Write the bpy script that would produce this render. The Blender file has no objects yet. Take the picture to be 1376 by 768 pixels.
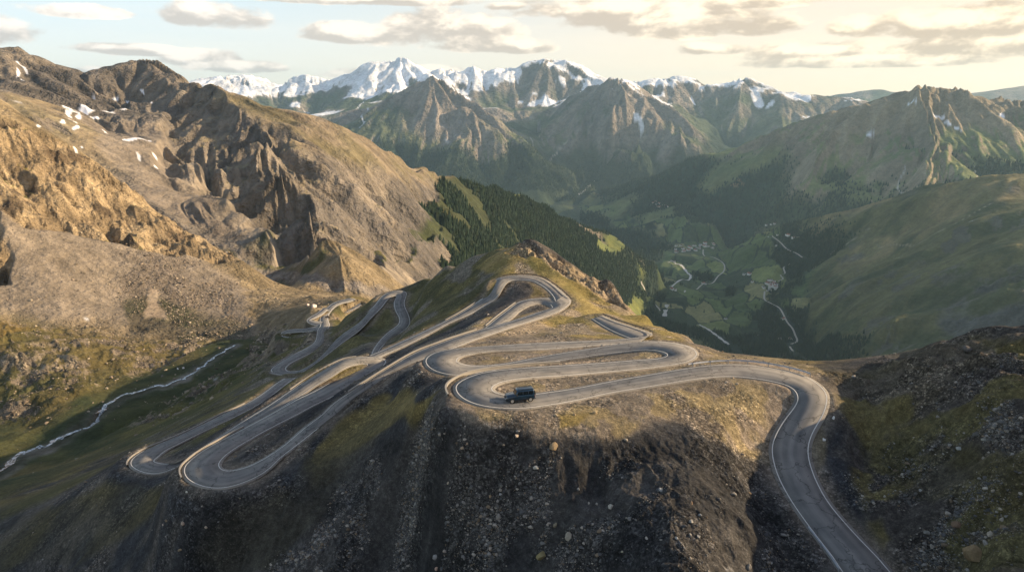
import bpy, bmesh, math, random, time
import numpy as np
T0 = time.time()
rng = np.random.default_rng(7)
random.seed(7)
PI = math.pi
C = bpy.context.scene.collection

# ------------------------------------------------------------------ camera model
F, PITCH = 930.0, math.radians(15.3)
CP, SP = math.cos(PITCH), math.sin(PITCH)

def ray(u, v):
    """direction of the picture ray (x right, y forward, z up), scaled so that y = 1"""
    u = np.asarray(u, float); v = np.asarray(v, float)
    X = (u - 688.0) / F; Y = (384.0 - v) / F
    y = CP + Y * SP; z = Y * CP - SP
    return X / y, z / y

def unproj(u, v, D):
    a, b = ray(u, v)
    D = np.asarray(D, float)
    return a * D, D * np.ones_like(a), b * D

def proj(x, y, z):
    dep = y * CP - z * SP
    up = y * SP + z * CP
    dep = np.where(dep < 1e-3, 1e-3, dep)
    return 688.0 + F * x / dep, 384.0 - F * up / dep

# ------------------------------------------------------------------ roads: stations (left edge, right edge, forward distance)
def R(*rows): return np.array(rows, float)
ROADS = {
 # main road: from the lower right corner, round the bend, past the car, three switchback arms
 'A': R((1158,800,1224,800,85.3),(1133,768,1198,768,88.6),(1117,746,1177,746,91.8),(1090,713,1143,712,97),(1063,672,1112,672,102.7),(1045,639,1095,640,108),
        (1037,609,1087,615,113),(1040,589,1087,597,116),(1053,565,1094,578,119),(1068,545,1107,555,122),(1072,532,1112,533,125),
        (1065,521,1103,518,128),(1048,515,1080,505,131),(1018,508,1040,494.5,133),(985,505.5,1000,490,134),(955,506.5,965,490,133),
        (920,510.5,928,493.5,131),(870,519.5,875,503,128),(820,528.3,822,513,125),(770,538.5,772,522,120.5),(735,544,737,526.5,117.5),
        (705,547.5,710,530,115.5),(672,548,690,531.5,115),(641,543.5,676,530,115.5),(620,533,664,525.5,117),(612,522,661,521,119.5),
        (617,513,666,516,122),(635,504,678,511.5,125),(660,498.5,700,508,128),(700,494,730,505.3,131),(745,491.5,760,504,134),(800,488,806,500,138),
        (850,484.5,855,496.3,142),(878,482.5,895,491.5,145),(892,480.5,925,486,147.5),(897,477,937,476,150),(893,472.5,927,465,153),
        (880,470,900,459.7,156),(862,469.7,872,458.7,158),(840,471.5,843,460.5,158.5),(800,477,803,467,158),(755,484,756,474.5,156.5),
        (717,489.5,713,482.5,154.5),(688,493,682,488.2,152),(650,499.5,650,491,149),(617,503.4,632,491,147.5),(597,501.5,620,488.5,148),
        (580,495.5,614,485.5,150),(572,487,614,483,153),(575,479,618,479,156.5),(590,471.5,633,474.6,160),(625,467.3,662,471.6,163.5),
        (680,463.3,700,470,166),(740,459.6,745,467.5,169),(800,458,800,464,173),(845,455,842,461,177),(875,450,862,458.5,181),
        (872,447,842,453,188),(852,440,822,444,196),(828,432,808,436,204),(808,424,795,428,213)),
 # the upper road: joins at the right hand bend, runs down past the parapet to the lower left bend and back up
 'C': R((757,397,740,409,240),(766,403,742,412,236),(764,409.5,741,414.5,232),(750,419.4,728,419,224),(722,428,704,426,212),(693,437,678,434,201),(662,447.5,650,441.5,191),(630,458,622,449.5,183),(609,467,591,460.5,177),(583,476,560,473,173),(560,485,530,488.5,168),(530,501.5,500,508,163),(505,519,474,524,158.5),(480,536,449,542,155),(455,554.4,432,556,151),(424,579.4,408,577,147.5),(400,597,388,593,144),(377,615,372,606,141),(357,633,350,618.5,137),(329,647.8,330,628,134.5),(299,655.5,311,632,133.5),(272,653,300,631,134.5),(252,643,295,627,137),(247,630,295,620,140.5),(254,619,304,610,145),(274,605,320,600,151),(301,590,342,587,157),(332,573,365,573.5,163),(365,555,395,558,171),(400,537,424,544,181),(425,524.5,452,530,188),(456,507.5,480,515,197),(487,492.5,508,496,205),(494,490,519,487,209),(487,488.5,512,481,210),(475,489.5,490,479,208),(462,494,466,481,205),(447,502.8,447,488,201),(424,518.4,420,505,196),(405,530,391,524,190),(378,547,362,544,184),(352,563,328,566,179),(325,578.5,300,582,174),(292,597,266,605,170),(262,614,242,619.5,167),(236,628.5,226,623,165.5),(210,636.5,216,622.5,165.5),(190,633,209,620,167.5),(177,626,207,618,171),(176,618,212,613,176),(186,610,224,604.5,183),(205,600,246,593.5,190),(240,586,276,578.5,198),(274,569,306,563.5,206),(302,555.5,332,551.5,214),(333,541,356,537.5,223),(355,527.5,372,526,233),(370,515.5,386,514.5,243),(384,508,398,507,252)),
 'D': R((760,402.5,742,413,236),(745,401,738,411,239),(732,401,731,409,241),(716,401.5,722,407.7,240),(698,405,710,410.5,235),(684,415,697,418,226),
        (669,427,688,427,216),(655,438,674,436,204),(645,445,662,444,194)),
 'E': R((766,404,746,404,240),(764,401,744,399,244),(751,389.5,736,389.7,252),(738,378.5,724,380,258),(724,372,713,376.3,263),
        (700,369.5,698,375.6,266),(679,371.3,684,377,265),(666,375,677,383,262),(660,386,671,393.5,257),(650,400,663,404,254),
        (632,413,645,415,249),(615,422.5,628,423.5,244),(598,431,606,432,240),(572,444,578,447,234),(541,459.5,546,465,227),
        (515,470.5,518,476,220),(497,477.5,503,484,214)),
 # the lower road seen across the flank
 'L': R((362,500,384,497.5,300),(376,503.5,389,498.8,299),(392,504.3,400,498.5,299),(405,500.5,412,492,301),(419,492,424,484,304),
        (434,480.5,437,471,309),(460,461.5,452,453.5,321),(484,440.8,484,427,334),(500,425.5,495,418,346),(512.7,413,504,410,356),
        (519,403.5,512,398.5,366),(526,397.8,523,392,374),(533,397.3,540,390.5,377),(531,402,547,394.5,372),(529.5,408,542.5,407,362),
        (531.5,418,548,421,350),(537,428,551,432,338),(535,437,547,441,326),(524,445,532,452,311),(513,456.7,520,461,292),(502,470,509,472,262),(498,477,506,479,232)),
 'I': R((389,498.8,376,503.5,299.2),(384,496,365,499,301),(385,492.5,366,494,305),(392.5,485.6,377,486,312),(408,477.8,395,475,325),(423,470.7,415,465.5,342),
        (434.5,461.6,424,457.7,362),(437.7,453.8,426,449,385),(437,446,427,441.5,410),(443,437.5,431,437,440),(441,431,430,431,470),
        (441,424,431,423,500),(447,415,437,416,530),(456,408.5,447,407,560),(468,405.5,460,402.5,585),(475,405.5,473,401.8,605),
        (473,408,479,404,600),(466,411,470,411.5,585),(464,414.5,459,413.5,575),(467,416.5,464,420,570),(474,412,474,416,580),(485,407,486,411,600)),
 'J': R((431,437,434,432,450),(421,436,424,431,452),(412,431,417,429,462),(416,426,423,427,475),(427,420,432,423,495),(436,413,441,416,520)),
 'K': R((432,440,428,436,440),(418,444.5,414,440.5,446),(398.6,446.5,398,442.5,458),(384,448,383,444.5,466),(381.5,450,377,449.5,466),
        (385,451,384,454,461),(398.6,449.5,400,453.5,455),(414,445.5,416,449.5,446),(427,439.5,430,443,434)),
}
def catmull(P, n):
    P = np.vstack([2*P[0]-P[1], P, 2*P[-1]-P[-2]])
    out = []
    for i in range(1, len(P)-2):
        a, b, c, d = P[i-1], P[i], P[i+1], P[i+2]
        t = np.linspace(0, 1, n, endpoint=False)[:, None]
        out.append(.5*((2*b)+(-a+c)*t+(2*a-5*b+4*c-d)*t*t+(-a+3*b-3*c+d)*t**3))
    out.append(P[-2][None])
    return np.vstack(out)
def smooth(a, k=5, it=1):
    for _ in range(it):
        b = np.vstack([np.repeat(a[:1], k, 0), a, np.repeat(a[-1:], k, 0)])
        c = np.cumsum(np.vstack([np.zeros((1, a.shape[1])), b]), 0)
        w = 2*k+1
        a2 = (c[w:]-c[:-w])/w
        a2[0] = a[0]; a2[-1] = a[-1]
        a = a2
    return a
ROAD3 = {}
for k, P in ROADS.items():
    uc = (P[:, 0]+P[:, 2])/2; vc = (P[:, 1]+P[:, 3])/2
    x, y, z = unproj(uc, vc, P[:, 4])
    la, lb = ray(P[:, 0], P[:, 1]); ra, rb = ray(P[:, 2], P[:, 3])
    Dl = z/lb; Dr = z/rb
    Q = np.stack([la*Dl, Dl, ra*Dr, Dr, z], 1)
    Q = catmull(Q, 14)
    Q[:, 4:5] = smooth(Q[:, 4:5], 9, 3)
    Q[:, :4] = smooth(Q[:, :4], 4, 2)
    ROAD3[k] = Q

# ------------------------------------------------------------------ terrain control points (u, v, forward distance)
CTRL = []
def P(*rows): CTRL.extend(rows)
HID = []      # points nobody sees: (u at horizon direction, forward distance, height)
def H(*rows): HID.extend(rows)
def S(rows, drop=0.5, far=True):
    """a skyline: the ground falls away behind it"""
    for (u, v, D) in rows:
        CTRL.append((u, v, D))
        a, b = ray(u, v)
        HID.append((u, D*(1.10 if far else 1.035), b*D - D*(0.10 if far else .035)*drop))
        if far: HID.append((u, D*1.22, b*D - D*0.22*drop*1.1))
# foreground below the main road
P((640,556,110),(700,562,108),(760,556,111),(590,560,113),(600,535,122),(580,515,132),(560,545,125),(700,600,106),(700,650,102),(700,710,98),(700,768,94),(700,840,88),
  (560,600,123),(560,680,117),(560,768,110),(560,840,102),(450,600,140),(450,650,128.5),(450,768,112),(450,840,105),(370,660,129),(370,768,116),(300,700,130),(300,768,121),(300,840,112),
  (210,660,149),(210,768,128),(120,650,172),(120,700,155),(120,768,140),(120,840,130),(0,690,190),(0,768,155),(0,840,142),(60,660,212),(-120,700,200),(-120,800,165),
  (800,580,107),(800,640,101),(800,700,94),(800,768,87),(800,840,81),(870,560,113),(870,600,106),(900,650,97),(900,700,88),(900,768,79.5),(900,840,73),(960,560,117),(990,600,110),(960,640,101),(1000,650,103),(1000,700,93),(1000,768,85),
  (1040,680,104.5),(1075,740,96.5),(1100,790,90),(940,530,124),(1020,540,123),(1045,560,120))
# right hand slope above the road
P((1130,560,122),(1130,600,117),(1130,640,107.5),(1180,700,96.5),(1240,768,84.5),(1300,840,74),(1376,840,68),(1200,520,126),(1200,600,112),(1280,540,112),(1280,620,101),(1280,700,91),(1376,480,112),(1376,560,97),(1376,640,89),(1376,768,76),
  (1480,480,106),(1480,600,90),(1480,768,72))
S([(1376,436,128),(1330,438,132),(1310,440,134),(1285,452,136),(1240,466,141),(1200,474,147),(1150,482,156),(1110,489,162)], .5)
S([(1095,487,164),(1065,483,165),(1030,479,166),(1000,476,168),(970,473,171),(950,464,180),(925,452,195),(895,441,212),(870,424,232),(845,408,252),(830,395,262),(822,377,270),(800,372,277),(775,358,285),(755,345,290),(740,334,295),(720,322,300),(705,321,302),
   (690,332,306),(668,334,312),(640,343,330),(600,356,360),(575,372,392),(550,388,415),(520,396,420),(490,409,420),(465,424,418),(448,434,420)], .6)
P((700,345,286),(660,352,290),(720,360,273),(745,372,265),(790,400,256),(800,420,232),(780,430,218),(830,425,240),(860,440,222),(740,440,205),(700,450,190),(760,448,186),(700,390,252),(720,395,247),
  (620,390,285),(600,410,265),(570,425,265),(560,400,320),(560,440,245),(590,380,310),(640,365,295),(480,450,300),(470,478,270),(440,500,245),(430,478,290),
  (950,480,157),(1000,486,148),(470,560,150),(520,540,155))
# left valley floor, river, hummocky ground
RIVER_L = [(-60,660,330),(0,634,370),(30,610,395),(62,597,408),(95,582,428),(128,566,445),(136,548,462),(160,533,485),(200,521,505),(240,512,520),(262,497,542),(285,480,568),(315,463,605),(340,456,640)]
P(*RIVER_L)
P((0,670,235),(60,630,368),(150,600,355),(150,622,245),(250,560,330),(250,540,400),(320,520,340),(330,500,420),(340,480,500),(300,530,350),(390,470,480),(350,465,560),(400,430,590),(370,420,650),(430,400,690),(470,396,700),(500,400,660),
  (0,560,470),(0,520,500),(0,480,545),(0,440,620),(-150,560,470),(-150,440,580),(80,540,480),(80,500,520),(80,470,570),(80,440,640),(160,500,535),(160,470,590),(160,450,640),(230,480,585),(230,450,660),(300,450,670),(330,435,720),(200,435,680),
  (320,400,780),(380,400,800),(420,395,780))
# the sunlit mountain on the left
S([(-300,-60,1000),(-150,30,1000),(-60,90,1000),(0,131,1000),(30,150,1000),(60,168,995),(95,190,990),(130,215,980),(165,238,970),(200,262,960),(250,298,940),(300,330,915),(335,352,900),(370,380,880)], .45)
P((0,250,823),(0,320,745),(0,380,690),(-150,250,780),(-150,380,640),(80,250,880),(80,330,770),(80,400,690),(150,340,800),(150,400,730),(200,310,880),(250,380,790),(250,420,730),(300,380,830),(300,415,760),(120,290,870),(180,360,790))
H((0,1350,-120),(100,1350,-170),(200,1250,-230),(300,1150,-270),(-300,1500,0),(-150,1400,-40))
# the shaded massif behind it
S([(-300,30,2600),(-150,55,2550),(-60,72,2500),(0,66,2500),(15,66,2500),(28,62,2500),(50,68,2500),(75,80,2500),(100,90,2530),(128,97,2560),(142,93,2600),(165,86,2600),(185,85,2620),(205,87,2600),(225,92,2570),(250,103,2500),(275,114,2410),
   (290,113,2350),(300,113,2310),(325,124,2260),(360,141,2230),(400,152,2240),(430,159,2270),(470,170,2340),(500,184,2430),(540,208,2600),(580,225,2800),(610,237,3000),(640,244,3200),(670,250,3450),(700,261,3700),(740,277,4000),(780,293,4300),(810,309,4500),(835,322,4620),(860,336,4750),(880,350,4850),(893,368,4800)], .4)
P((0,110,2050),(60,125,2050),(60,150,1700),(0,122,1750),(120,150,2050),(120,185,1650),(165,130,2350),(165,180,1950),(180,230,1550),(215,150,2250),(230,200,1850),(240,250,1600),(270,170,1980),(300,215,1850),(280,285,1420),(330,320,1290),(300,260,1620),
  (320,150,2060),(345,180,1800),(375,215,1490),(400,260,1290),(430,310,1120),(455,345,1020),(345,240,1640),(370,300,1400),(385,340,1240),(400,360,1130),(400,385,980),(450,385,1000),(470,300,1400),(450,250,1650),(500,330,1500),
  (430,200,1900),(480,230,1950),(520,260,2000),(540,310,1800),(480,300,1600),(500,350,1600),(550,355,1700),(590,290,2350),(600,330,2150),(640,300,2750),(650,325,2500),(700,300,3350),(700,320,3150),(740,320,3500),(780,330,3950),(800,360,3800),(840,370,4300),(850,400,4150),(870,430,4100),(830,350,4350))
H((560,1000,-330),(640,1200,-480),(700,1500,-620),(800,900,-480),(800,1600,-900),(800,2600,-1250),(850,3300,-1380),(900,500,-330),(900,1200,-800),(900,2200,-1330),(900,3300,-1400),(1000,400,-250),(1000,900,-700),(1000,1800,-1250),(1000,2800,-1400),
  (1100,350,-200),(1100,900,-650),(1100,1800,-1150),(1250,400,-200),(1250,900,-500),(1250,1600,-800),(1376,300,-120),(1376,700,-300),(1376,1300,-520),(1550,250,-60),(1550,600,-150),(1550,1300,-350),(700,650,-300),(600,600,-260))
# main valley
VAL = [(1075,484,3650),(1040,478,3720),(1000,470,3800),(985,455,3930),(960,440,4150),(920,440,4250),(895,420,4450),(893,400,4720),(905,385,5050),(925,372,5400),(920,355,5750),(905,345,6150),(930,333,6700),(960,328,6900),(890,325,7200),(850,305,7900),(800,286,8700),(775,270,9700)]
P(*VAL)
P((960,400,4700),(1000,430,4150),(960,360,5700),(1000,400,4600),(940,415,4550))
# right hand hill
S([(1700,215,4000),(1550,222,4050),(1450,228,4150),(1376,233,4200),(1340,233,4260),(1300,238,4330),(1260,244,4420),(1230,250,4520),(1200,261,4640),(1180,269,4740),(1150,280,4870),(1120,289,5000),(1095,294,5120),(1070,299,5260),(1040,307,5450),(1010,318,5650),(985,330,5850),(965,340,6030)], .35)
P((1376,270,3800),(1376,300,3500),(1376,340,3150),(1376,380,2900),(1376,440,2520),(1550,300,3250),(1550,420,2400),(1300,290,3900),(1300,350,3350),(1250,320,3900),(1250,360,3500),(1250,400,3200),(1250,460,2830),(1180,340,4150),(1150,370,3900),(1150,400,3650),(1180,300,4520),(1150,470,3120),(1200,430,3020),(1100,340,4650),(1100,400,3970),(1110,460,3420),(1060,335,5000),(1050,360,4800),(1040,385,4650),(1050,420,4250),(1070,450,3850),(1000,350,5450),(1000,375,5000))
# right hand mountain
S([(1700,110,7500),(1550,118,7500),(1450,118,7500),(1376,124,7500),(1350,122,7500),(1325,121,7500),(1310,114,7500),(1295,109,7500),(1278,112,7500),(1262,116,7500),(1245,111,7500),(1232,110,7550),(1215,117,7600),(1195,125,7700),(1165,137,7800),(1140,143,7900),(1120,146,8000),(1080,159,8200),(1040,174,8400),(1000,190,8700),(950,204,9000),(900,222,9300),(850,238,9600),(812,254,9700),(788,268,9650)], .4)
P((1376,200,6500),(1376,160,7000),(1300,180,6700),(1300,240,5900),(1235,150,7200),(1240,200,6500),(1250,240,6000),(1180,190,7250),(1180,250,6500),(1110,175,7600),(1095,215,7300),(1070,260,6900),(1140,230,7000),(1050,200,8000),(1040,250,7500),(1020,295,6900),(1000,230,8250),(970,290,7300),(940,240,8600),(920,290,7500),(870,260,8800),(860,290,8000),(1100,280,6400))
# far ranges
S([(470,150,12500),(500,140,12300),(530,122,12100),(555,110,12000),(572,102,12000),(585,99,12000),(598,104,11900),(620,120,11700),(645,136,11500),(670,155,11300),(700,180,11000),(725,200,10800),(750,220,10500),(775,242,10200),(795,256,9900)], .35, False)
P((560,140,11500),(600,150,11300),(540,190,10700),(590,200,10500),(560,230,10100),(640,190,10600),(640,240,9900),(690,220,10400),(700,255,9700),(740,250,9900),(610,175,11000))
S([(770,118,13600),(800,105,13300),(815,100,13100),(830,97,13000),(845,105,13000),(860,114,13000),(885,131,13000),(905,143,12900),(935,163,12700),(965,184,12500)], .35, False)
P((824,130,12500),(822,160,12000),(830,195,11400),(845,225,10900),(870,160,12000),(890,190,11700),(860,200,11600),(920,195,11500),(800,150,12600),(780,180,12300),(790,220,11300),(745,190,12500),(720,165,13300),(700,145,14000),(800,255,10100),(870,225,10800),(740,220,11500),(770,235,10900))
S([(300,112,18000),(320,107,18000),(345,100,18000),(365,106,18000),(385,108,17000),(400,97,16800),(415,98,16700),(440,106,16600),(470,96,16500),(485,88,16500),(500,80,16500),(515,79,16500),(530,79,16500),(545,75,16500),(558,84,16500),(570,93,16400),(582,95,16300),(596,90,16300),(610,94,16300),(625,86,16300),(638,82,16300),
   (652,91,16300),(668,88,16300),(690,91,16300),(700,80,16300),(715,76,16300),(735,75,16300),(748,80,16300),(768,76,16200),(785,84,16100),(800,98,16000),(830,106,15800),(860,107,15500),(885,101,15500),(912,97,15500),(925,102,15500),(940,108,15400),(970,112,15200),(990,107,15000),(1005,106,15000),(1025,113,14800),(1050,120,14600),(1080,125,14400),(1120,128,14200),(1160,133,14000)], .4)
P((400,130,15800),(440,140,15300),(400,145,15000),(520,105,15600),(550,100,15700),(490,125,15000),(650,110,15700),(680,105,15700),(620,112,15500),(660,130,15000),(720,110,15500),(760,105,15500),(690,140,14600),(740,135,14600),(900,125,14600),(940,145,14200),(1000,135,14000),(980,165,13600),(1050,150,13400),(1010,180,13000),(1100,145,13400),(870,125,14500))
S([(1085,140,22000),(1115,130,22000),(1140,122,22000),(1155,119,22000),(1170,116,22000),(1187,113,22000),(1200,118,22000),(1220,124,22000),(1260,128,22000),(1320,124,22000),(1345,117,22000),(1376,110,22000),(1450,108,22000),(1600,115,22000)], .3)
S([(-300,100,18000),(0,110,18000),(200,110,18000)], .3)
for u in range(-700, 2100, 200):
    H((u, 27000, -400), (u, 32000, -600))
for u in (-900,-500,-300,-100): H((u,12000,-600),(u,5000,-300))
for u in (1600,2100): H((u,12000,-800),(u,4500,-900))
for u in (-900,-500): H((u,2500,200),(u,1000,80),(u,500,-200),(u,200,-140),(u,90,-100),(u,45,-85))
for u in (1700,2300): H((u,120,-30),(u,60,-38),(u,250,-40),(u,45,-42))
for u in (-200,200,600,1000,1400): H((u,45,-68 if u>500 else -88),)

cx = []; 
for (u, v, D) in CTRL:
    x, y, z = unproj(u, v, D); cx.append((float(x), float(y), float(z)))
for (u, D, z) in HID:
    cx.append(((u-688.0)/F*D/0.965, D, z))
for k, Q in ROAD3.items():
    st = 7 if k in 'ACDE' else 10
    q = Q[::st]
    for r in q: cx.append(((r[0]+r[2])/2, (r[1]+r[3])/2, r[4]))
cx = np.array(cx)
crr = np.hypot(cx[:, 0], cx[:, 1]); cth = np.arctan2(cx[:, 0], cx[:, 1]); csl = cx[:, 2]/crr
K1 = 1.0     # conformal: theta and ln r weigh the same
pts = np.stack([cth*K1, np.log(crr)], 1)
# drop near-duplicates
keep = []
cell = {}
for i, p in enumerate(pts):
    key = (round(p[0]/.006), round(p[1]/.006))
    if key in cell: continue
    cell[key] = 1; keep.append(i)
pts = pts[keep]; csl = csl[keep]
def phi(r2): return np.sqrt(r2 + 0.004**2)
d2 = ((pts[:, None]-pts[None])**2).sum(-1)
n = len(pts)
A = np.zeros((n+3, n+3)); A[:n, :n] = phi(d2) ; A[np.arange(n), np.arange(n)] -= 0.0008
A[:n, n] = 1; A[:n, n+1:] = pts; A[n, :n] = 1; A[n+1:, :n] = pts.T
sol = np.linalg.solve(A, np.concatenate([csl, np.zeros(3)]))
def rbf(th, lr):
    q = np.stack([th.ravel(), lr.ravel()], 1)
    out = np.empty(len(q))
    for i in range(0, len(q), 4000):
        b = q[i:i+4000]
        dd = ((b[:, None, 0]-pts[None, :, 0])**2 + (b[:, None, 1]-pts[None, :, 1])**2)
        out[i:i+4000] = phi(dd) @ sol[:n] + sol[n] + b @ sol[n+1:]
    return out.reshape(th.shape)

QUAL = 1.0
def lin(a, b, step): return np.linspace(a, b, max(2, int(abs(b-a)/(step*QUAL))), endpoint=False)
TH = np.concatenate([lin(-1.25, -0.70, .010), lin(-0.70, 0.70, .0010), lin(0.70, 1.45, .009), [1.45]])
LR = np.concatenate([lin(math.log(40), math.log(62), .02), lin(math.log(62), math.log(200), .0021), lin(math.log(200), math.log(420), .0032), lin(math.log(420), math.log(1500), .0042),
                     lin(math.log(1500), math.log(17500), .0037), lin(math.log(17500), math.log(24000), .006), lin(math.log(24000), math.log(32000), .05), [math.log(32000)]])
# coarse evaluation, cubic-ish upsample
cTH = np.concatenate([lin(-1.25,-.7,.03), lin(-.7,.7,.0045), lin(.7,1.45,.03), [1.45]])
cLR = np.concatenate([lin(math.log(40), math.log(24000), .012), lin(math.log(24000), math.log(32000), .08), [math.log(32000)]])
Gt, Gl = np.meshgrid(cTH, cLR)
base_c = rbf(Gt, Gl)
print('rbf', n, base_c.shape, time.time()-T0)
def resample(a, y0, x0, y1, x1):
    # separable Catmull-Rom on (nearly) piecewise-uniform grids
    def ax(a, s, t):
        i = np.clip(np.searchsorted(s, t, side='right')-1, 0, len(s)-2)
        f = ((t-s[i])/(s[i+1]-s[i]))[:, None]
        g = lambda k: a[np.clip(k, 0, len(s)-1)]
        p0, p1, p2, p3 = g(i-1), g(i), g(i+1), g(i+2)
        return .5*((2*p1)+(-p0+p2)*f+(2*p0-5*p1+4*p2-p3)*f*f+(-p0+3*p1-3*p2+p3)*f**3)
    return ax(ax(a, y0, y1).T, x0, x1).T
SL = resample(base_c, cLR, cTH, LR, TH).astype(np.float32)
NR, NT = SL.shape
RR = np.exp(LR)[:, None].astype(np.float32); THg = TH[None, :].astype(np.float32)
X = RR*np.sin(THg); Y = RR*np.cos(THg); Z = SL*RR
RRf = np.broadcast_to(RR, X.shape)
print('grid', X.shape, time.time()-T0)

# ------------------------------------------------------------------ noise in world metres
def hsh(ix, iy, s):
    h = (ix*374761393 + iy*668265263 + s*974634777) & 0x7fffffff
    h = ((h ^ (h >> 13)) * 1274126177) & 0x7fffffff
    h = h ^ (h >> 16)
    return (h & 0xffff).astype(np.float32)/65535.0
def vnoise(x, y, lam, s):
    """gradient-free value noise in -1..1"""
    px = x/lam; py = y/lam
    ix = np.floor(px).astype(np.int64); iy = np.floor(py).astype(np.int64)
    fx = (px-ix).astype(np.float32); fy = (py-iy).astype(np.float32)
    fx = fx*fx*fx*(fx*(fx*6-15)+10); fy = fy*fy*fy*(fy*(fy*6-15)+10)
    a = hsh(ix, iy, s); b = hsh(ix+1, iy, s); c = hsh(ix, iy+1, s); d = hsh(ix+1, iy+1, s)
    return ((a+(b-a)*fx)*(1-fy)+(c+(d-c)*fx)*fy)*2-1
def fbm(x, y, lam, s, o=4, g=.5):
    t = 0; a = 1; n_ = 0
    for i in range(o):
        c_, s_ = math.cos(.7*i+.3), math.sin(.7*i+.3)
        t = t + a*vnoise(c_*x-s_*y, s_*x+c_*y, lam/2**i, s+i); n_ += a; a *= g
    return t/n_
def grad(z):
    dr = np.gradient(z, LR, axis=0).astype(np.float32)/RR
    dt = np.gradient(z, TH, axis=1).astype(np.float32)/RR
    st, ct = np.sin(THg), np.cos(THg)
    return dr*st + dt*ct, dr*ct - dt*st
def blur(a, n):
    for ax in (0, 1):
        pad = [(0, 0), (0, 0)]; pad[ax] = (n+1, n)
        c = np.cumsum(np.pad(a, pad, mode='edge'), ax, dtype=np.float64)
        a = ((c[2*n+1:]-c[:-2*n-1]) if ax == 0 else (c[:, 2*n+1:]-c[:, :-2*n-1])).astype(np.float32)/(2*n+1)
    return a
def gully(x, y, gx, gy, lam, s):
    """waves running down the slope: cos profile in -1..1"""
    gl = np.sqrt(gx*gx+gy*gy)+1e-6
    sx = -gy/gl; sy = gx/gl
    px = (x/lam*.5); py = (y/lam*.5)
    ix = np.floor(px).astype(np.int64); iy = np.floor(py).astype(np.int64)
    fx = (px-ix).astype(np.float32); fy = (py-iy).astype(np.float32)
    num = np.zeros_like(x, dtype=np.float32); den = np.full_like(num, 1e-4)
    for i in (-1, 0, 1):
        for j in (-1, 0, 1):
            hx = hsh(ix+i, iy+j, s); hy = hsh(ix+i, iy+j, s+17)
            dx = fx-i-hx; dy = fy-j-hy
            w = np.maximum(1-(dx*dx+dy*dy)*.62, 0)**3
            num += w*np.cos((dx*sx+dy*sy)*(2*PI*2)); den += w
    return num/den
def sstep(a, b, x):
    t = np.clip((x-a)/(b-a), 0, 1); return t*t*(3-2*t)

# region masks from where the photograph shows a thing, in distance ranges
U, V = proj(X, Y, Z)
U = U.astype(np.float32); V = V.astype(np.float32)
WU = fbm(X, Y, 1.0, 11, 1)*0
def warp():
    a = np.zeros_like(X); b = np.zeros_like(X)
    for lam in (6, 14, 30, 70, 160, 400, 900):
        m = ((RRf > lam*6) & (RRf < lam*90))
        xs, ys = X[m], Y[m]
        a[m] += vnoise(xs, ys, lam, 301)*lam/RRf[m]*900; b[m] += vnoise(xs, ys, lam, 302)*lam/RRf[m]*500
    return a*.28, b*.22
wa, wb = warp()
UW = U+wa; VW = V+wb
def poly(pts_, r0, r1, soft=6, wob=1.0):
    """soft mask of a region outlined in the photograph"""
    p = np.array(pts_, float)
    i0 = np.searchsorted(LR, math.log(r0)); i1 = np.searchsorted(LR, math.log(r1))
    out = np.zeros(X.shape, np.float32)
    uu = (U+wa*wob)[i0:i1]; vv = (V+wb*wob)[i0:i1]
    m = (uu > p[:, 0].min()-3*soft) & (uu < p[:, 0].max()+3*soft) & (vv > p[:, 1].min()-3*soft) & (vv < p[:, 1].max()+3*soft)
    a, b = uu[m], vv[m]
    ins = np.zeros(a.shape, bool); dm = np.full(a.shape, 1e9, np.float32)
    for k in range(len(p)):
        x0, y0 = p[k]; x1, y1 = p[(k+1) % len(p)]
        if y0 != y1:
            ins ^= ((y0 > b) != (y1 > b)) & (a < (x1-x0)*(b-y0)/(y1-y0)+x0)
        ex, ey = x1-x0, y1-y0
        t = np.clip(((a-x0)*ex+(b-y0)*ey)/(ex*ex+ey*ey+1e-9), 0, 1)
        dm = np.minimum(dm, (a-x0-t*ex)**2+(b-y0-t*ey)**2)
    sd = np.where(ins, np.sqrt(dm), -np.sqrt(dm))
    o = np.zeros(uu.shape, np.float32); o[m] = sstep(-soft, soft, sd)
    out[i0:i1] = o
    return out
#@@MASKS
# ---- roughness per place
near = RRf < 480
rough = np.full(X.shape, .55, np.float32)
rough = np.where(RRf > 1300, 1.0, rough)
rough = np.where(RRf > 5500, 1.0, rough)
righthill = poly([(940,345),(1000,318),(1075,290),(1180,262),(1300,230),(1500,215),(1700,215),(1700,600),(1100,500),(1040,480),(960,420)], 1500, 6300, 10)
forestS = poly([(600,228),(700,255),(800,296),(895,360),(905,400),(890,450),(600,420),(620,330),(560,300),(575,262)], 1900, 5300, 8)
valleyf = poly([(900,330),(1000,330),(1080,400),(1120,490),(900,470),(870,420),(880,370)], 3300, 7600, 10)
screeL = poly([(-200,330),(0,255),(60,270),(140,290),(220,310),(330,380),(345,430),(250,450),(100,430),(-200,420)], 500, 1050, 10)
screeL2 = poly([(95,262),(160,262),(300,385),(310,420),(180,340)], 600, 1100, 6)
rockL = poly([(-250,-100),(0,120),(150,215),(270,300),(330,350),(240,330),(200,330),(120,300),(40,300),(0,290),(0,380),(-200,400)], 550, 1150, 6)
humm = poly([(-250,430),(0,430),(200,440),(330,430),(440,425),(430,470),(320,500),(200,560),(0,560),(-250,600)], 380, 820, 10)
rough = np.where(RRf > 9750, 1.7, rough); rough = np.where((RRf > 6100) & (RRf < 9750), 1.6, rough)
m2_ = ((RRf > 1250) & (RRf < 5600) & (U < 905)); rough = np.where(m2_, 1.25, rough)
rough = rough.astype(np.float32)
rough = rough*(1-righthill)+righthill*1.0
rough = rough*(1-valleyf)+valleyf*.12
rough = rough*(1-forestS)+forestS*.45
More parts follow.
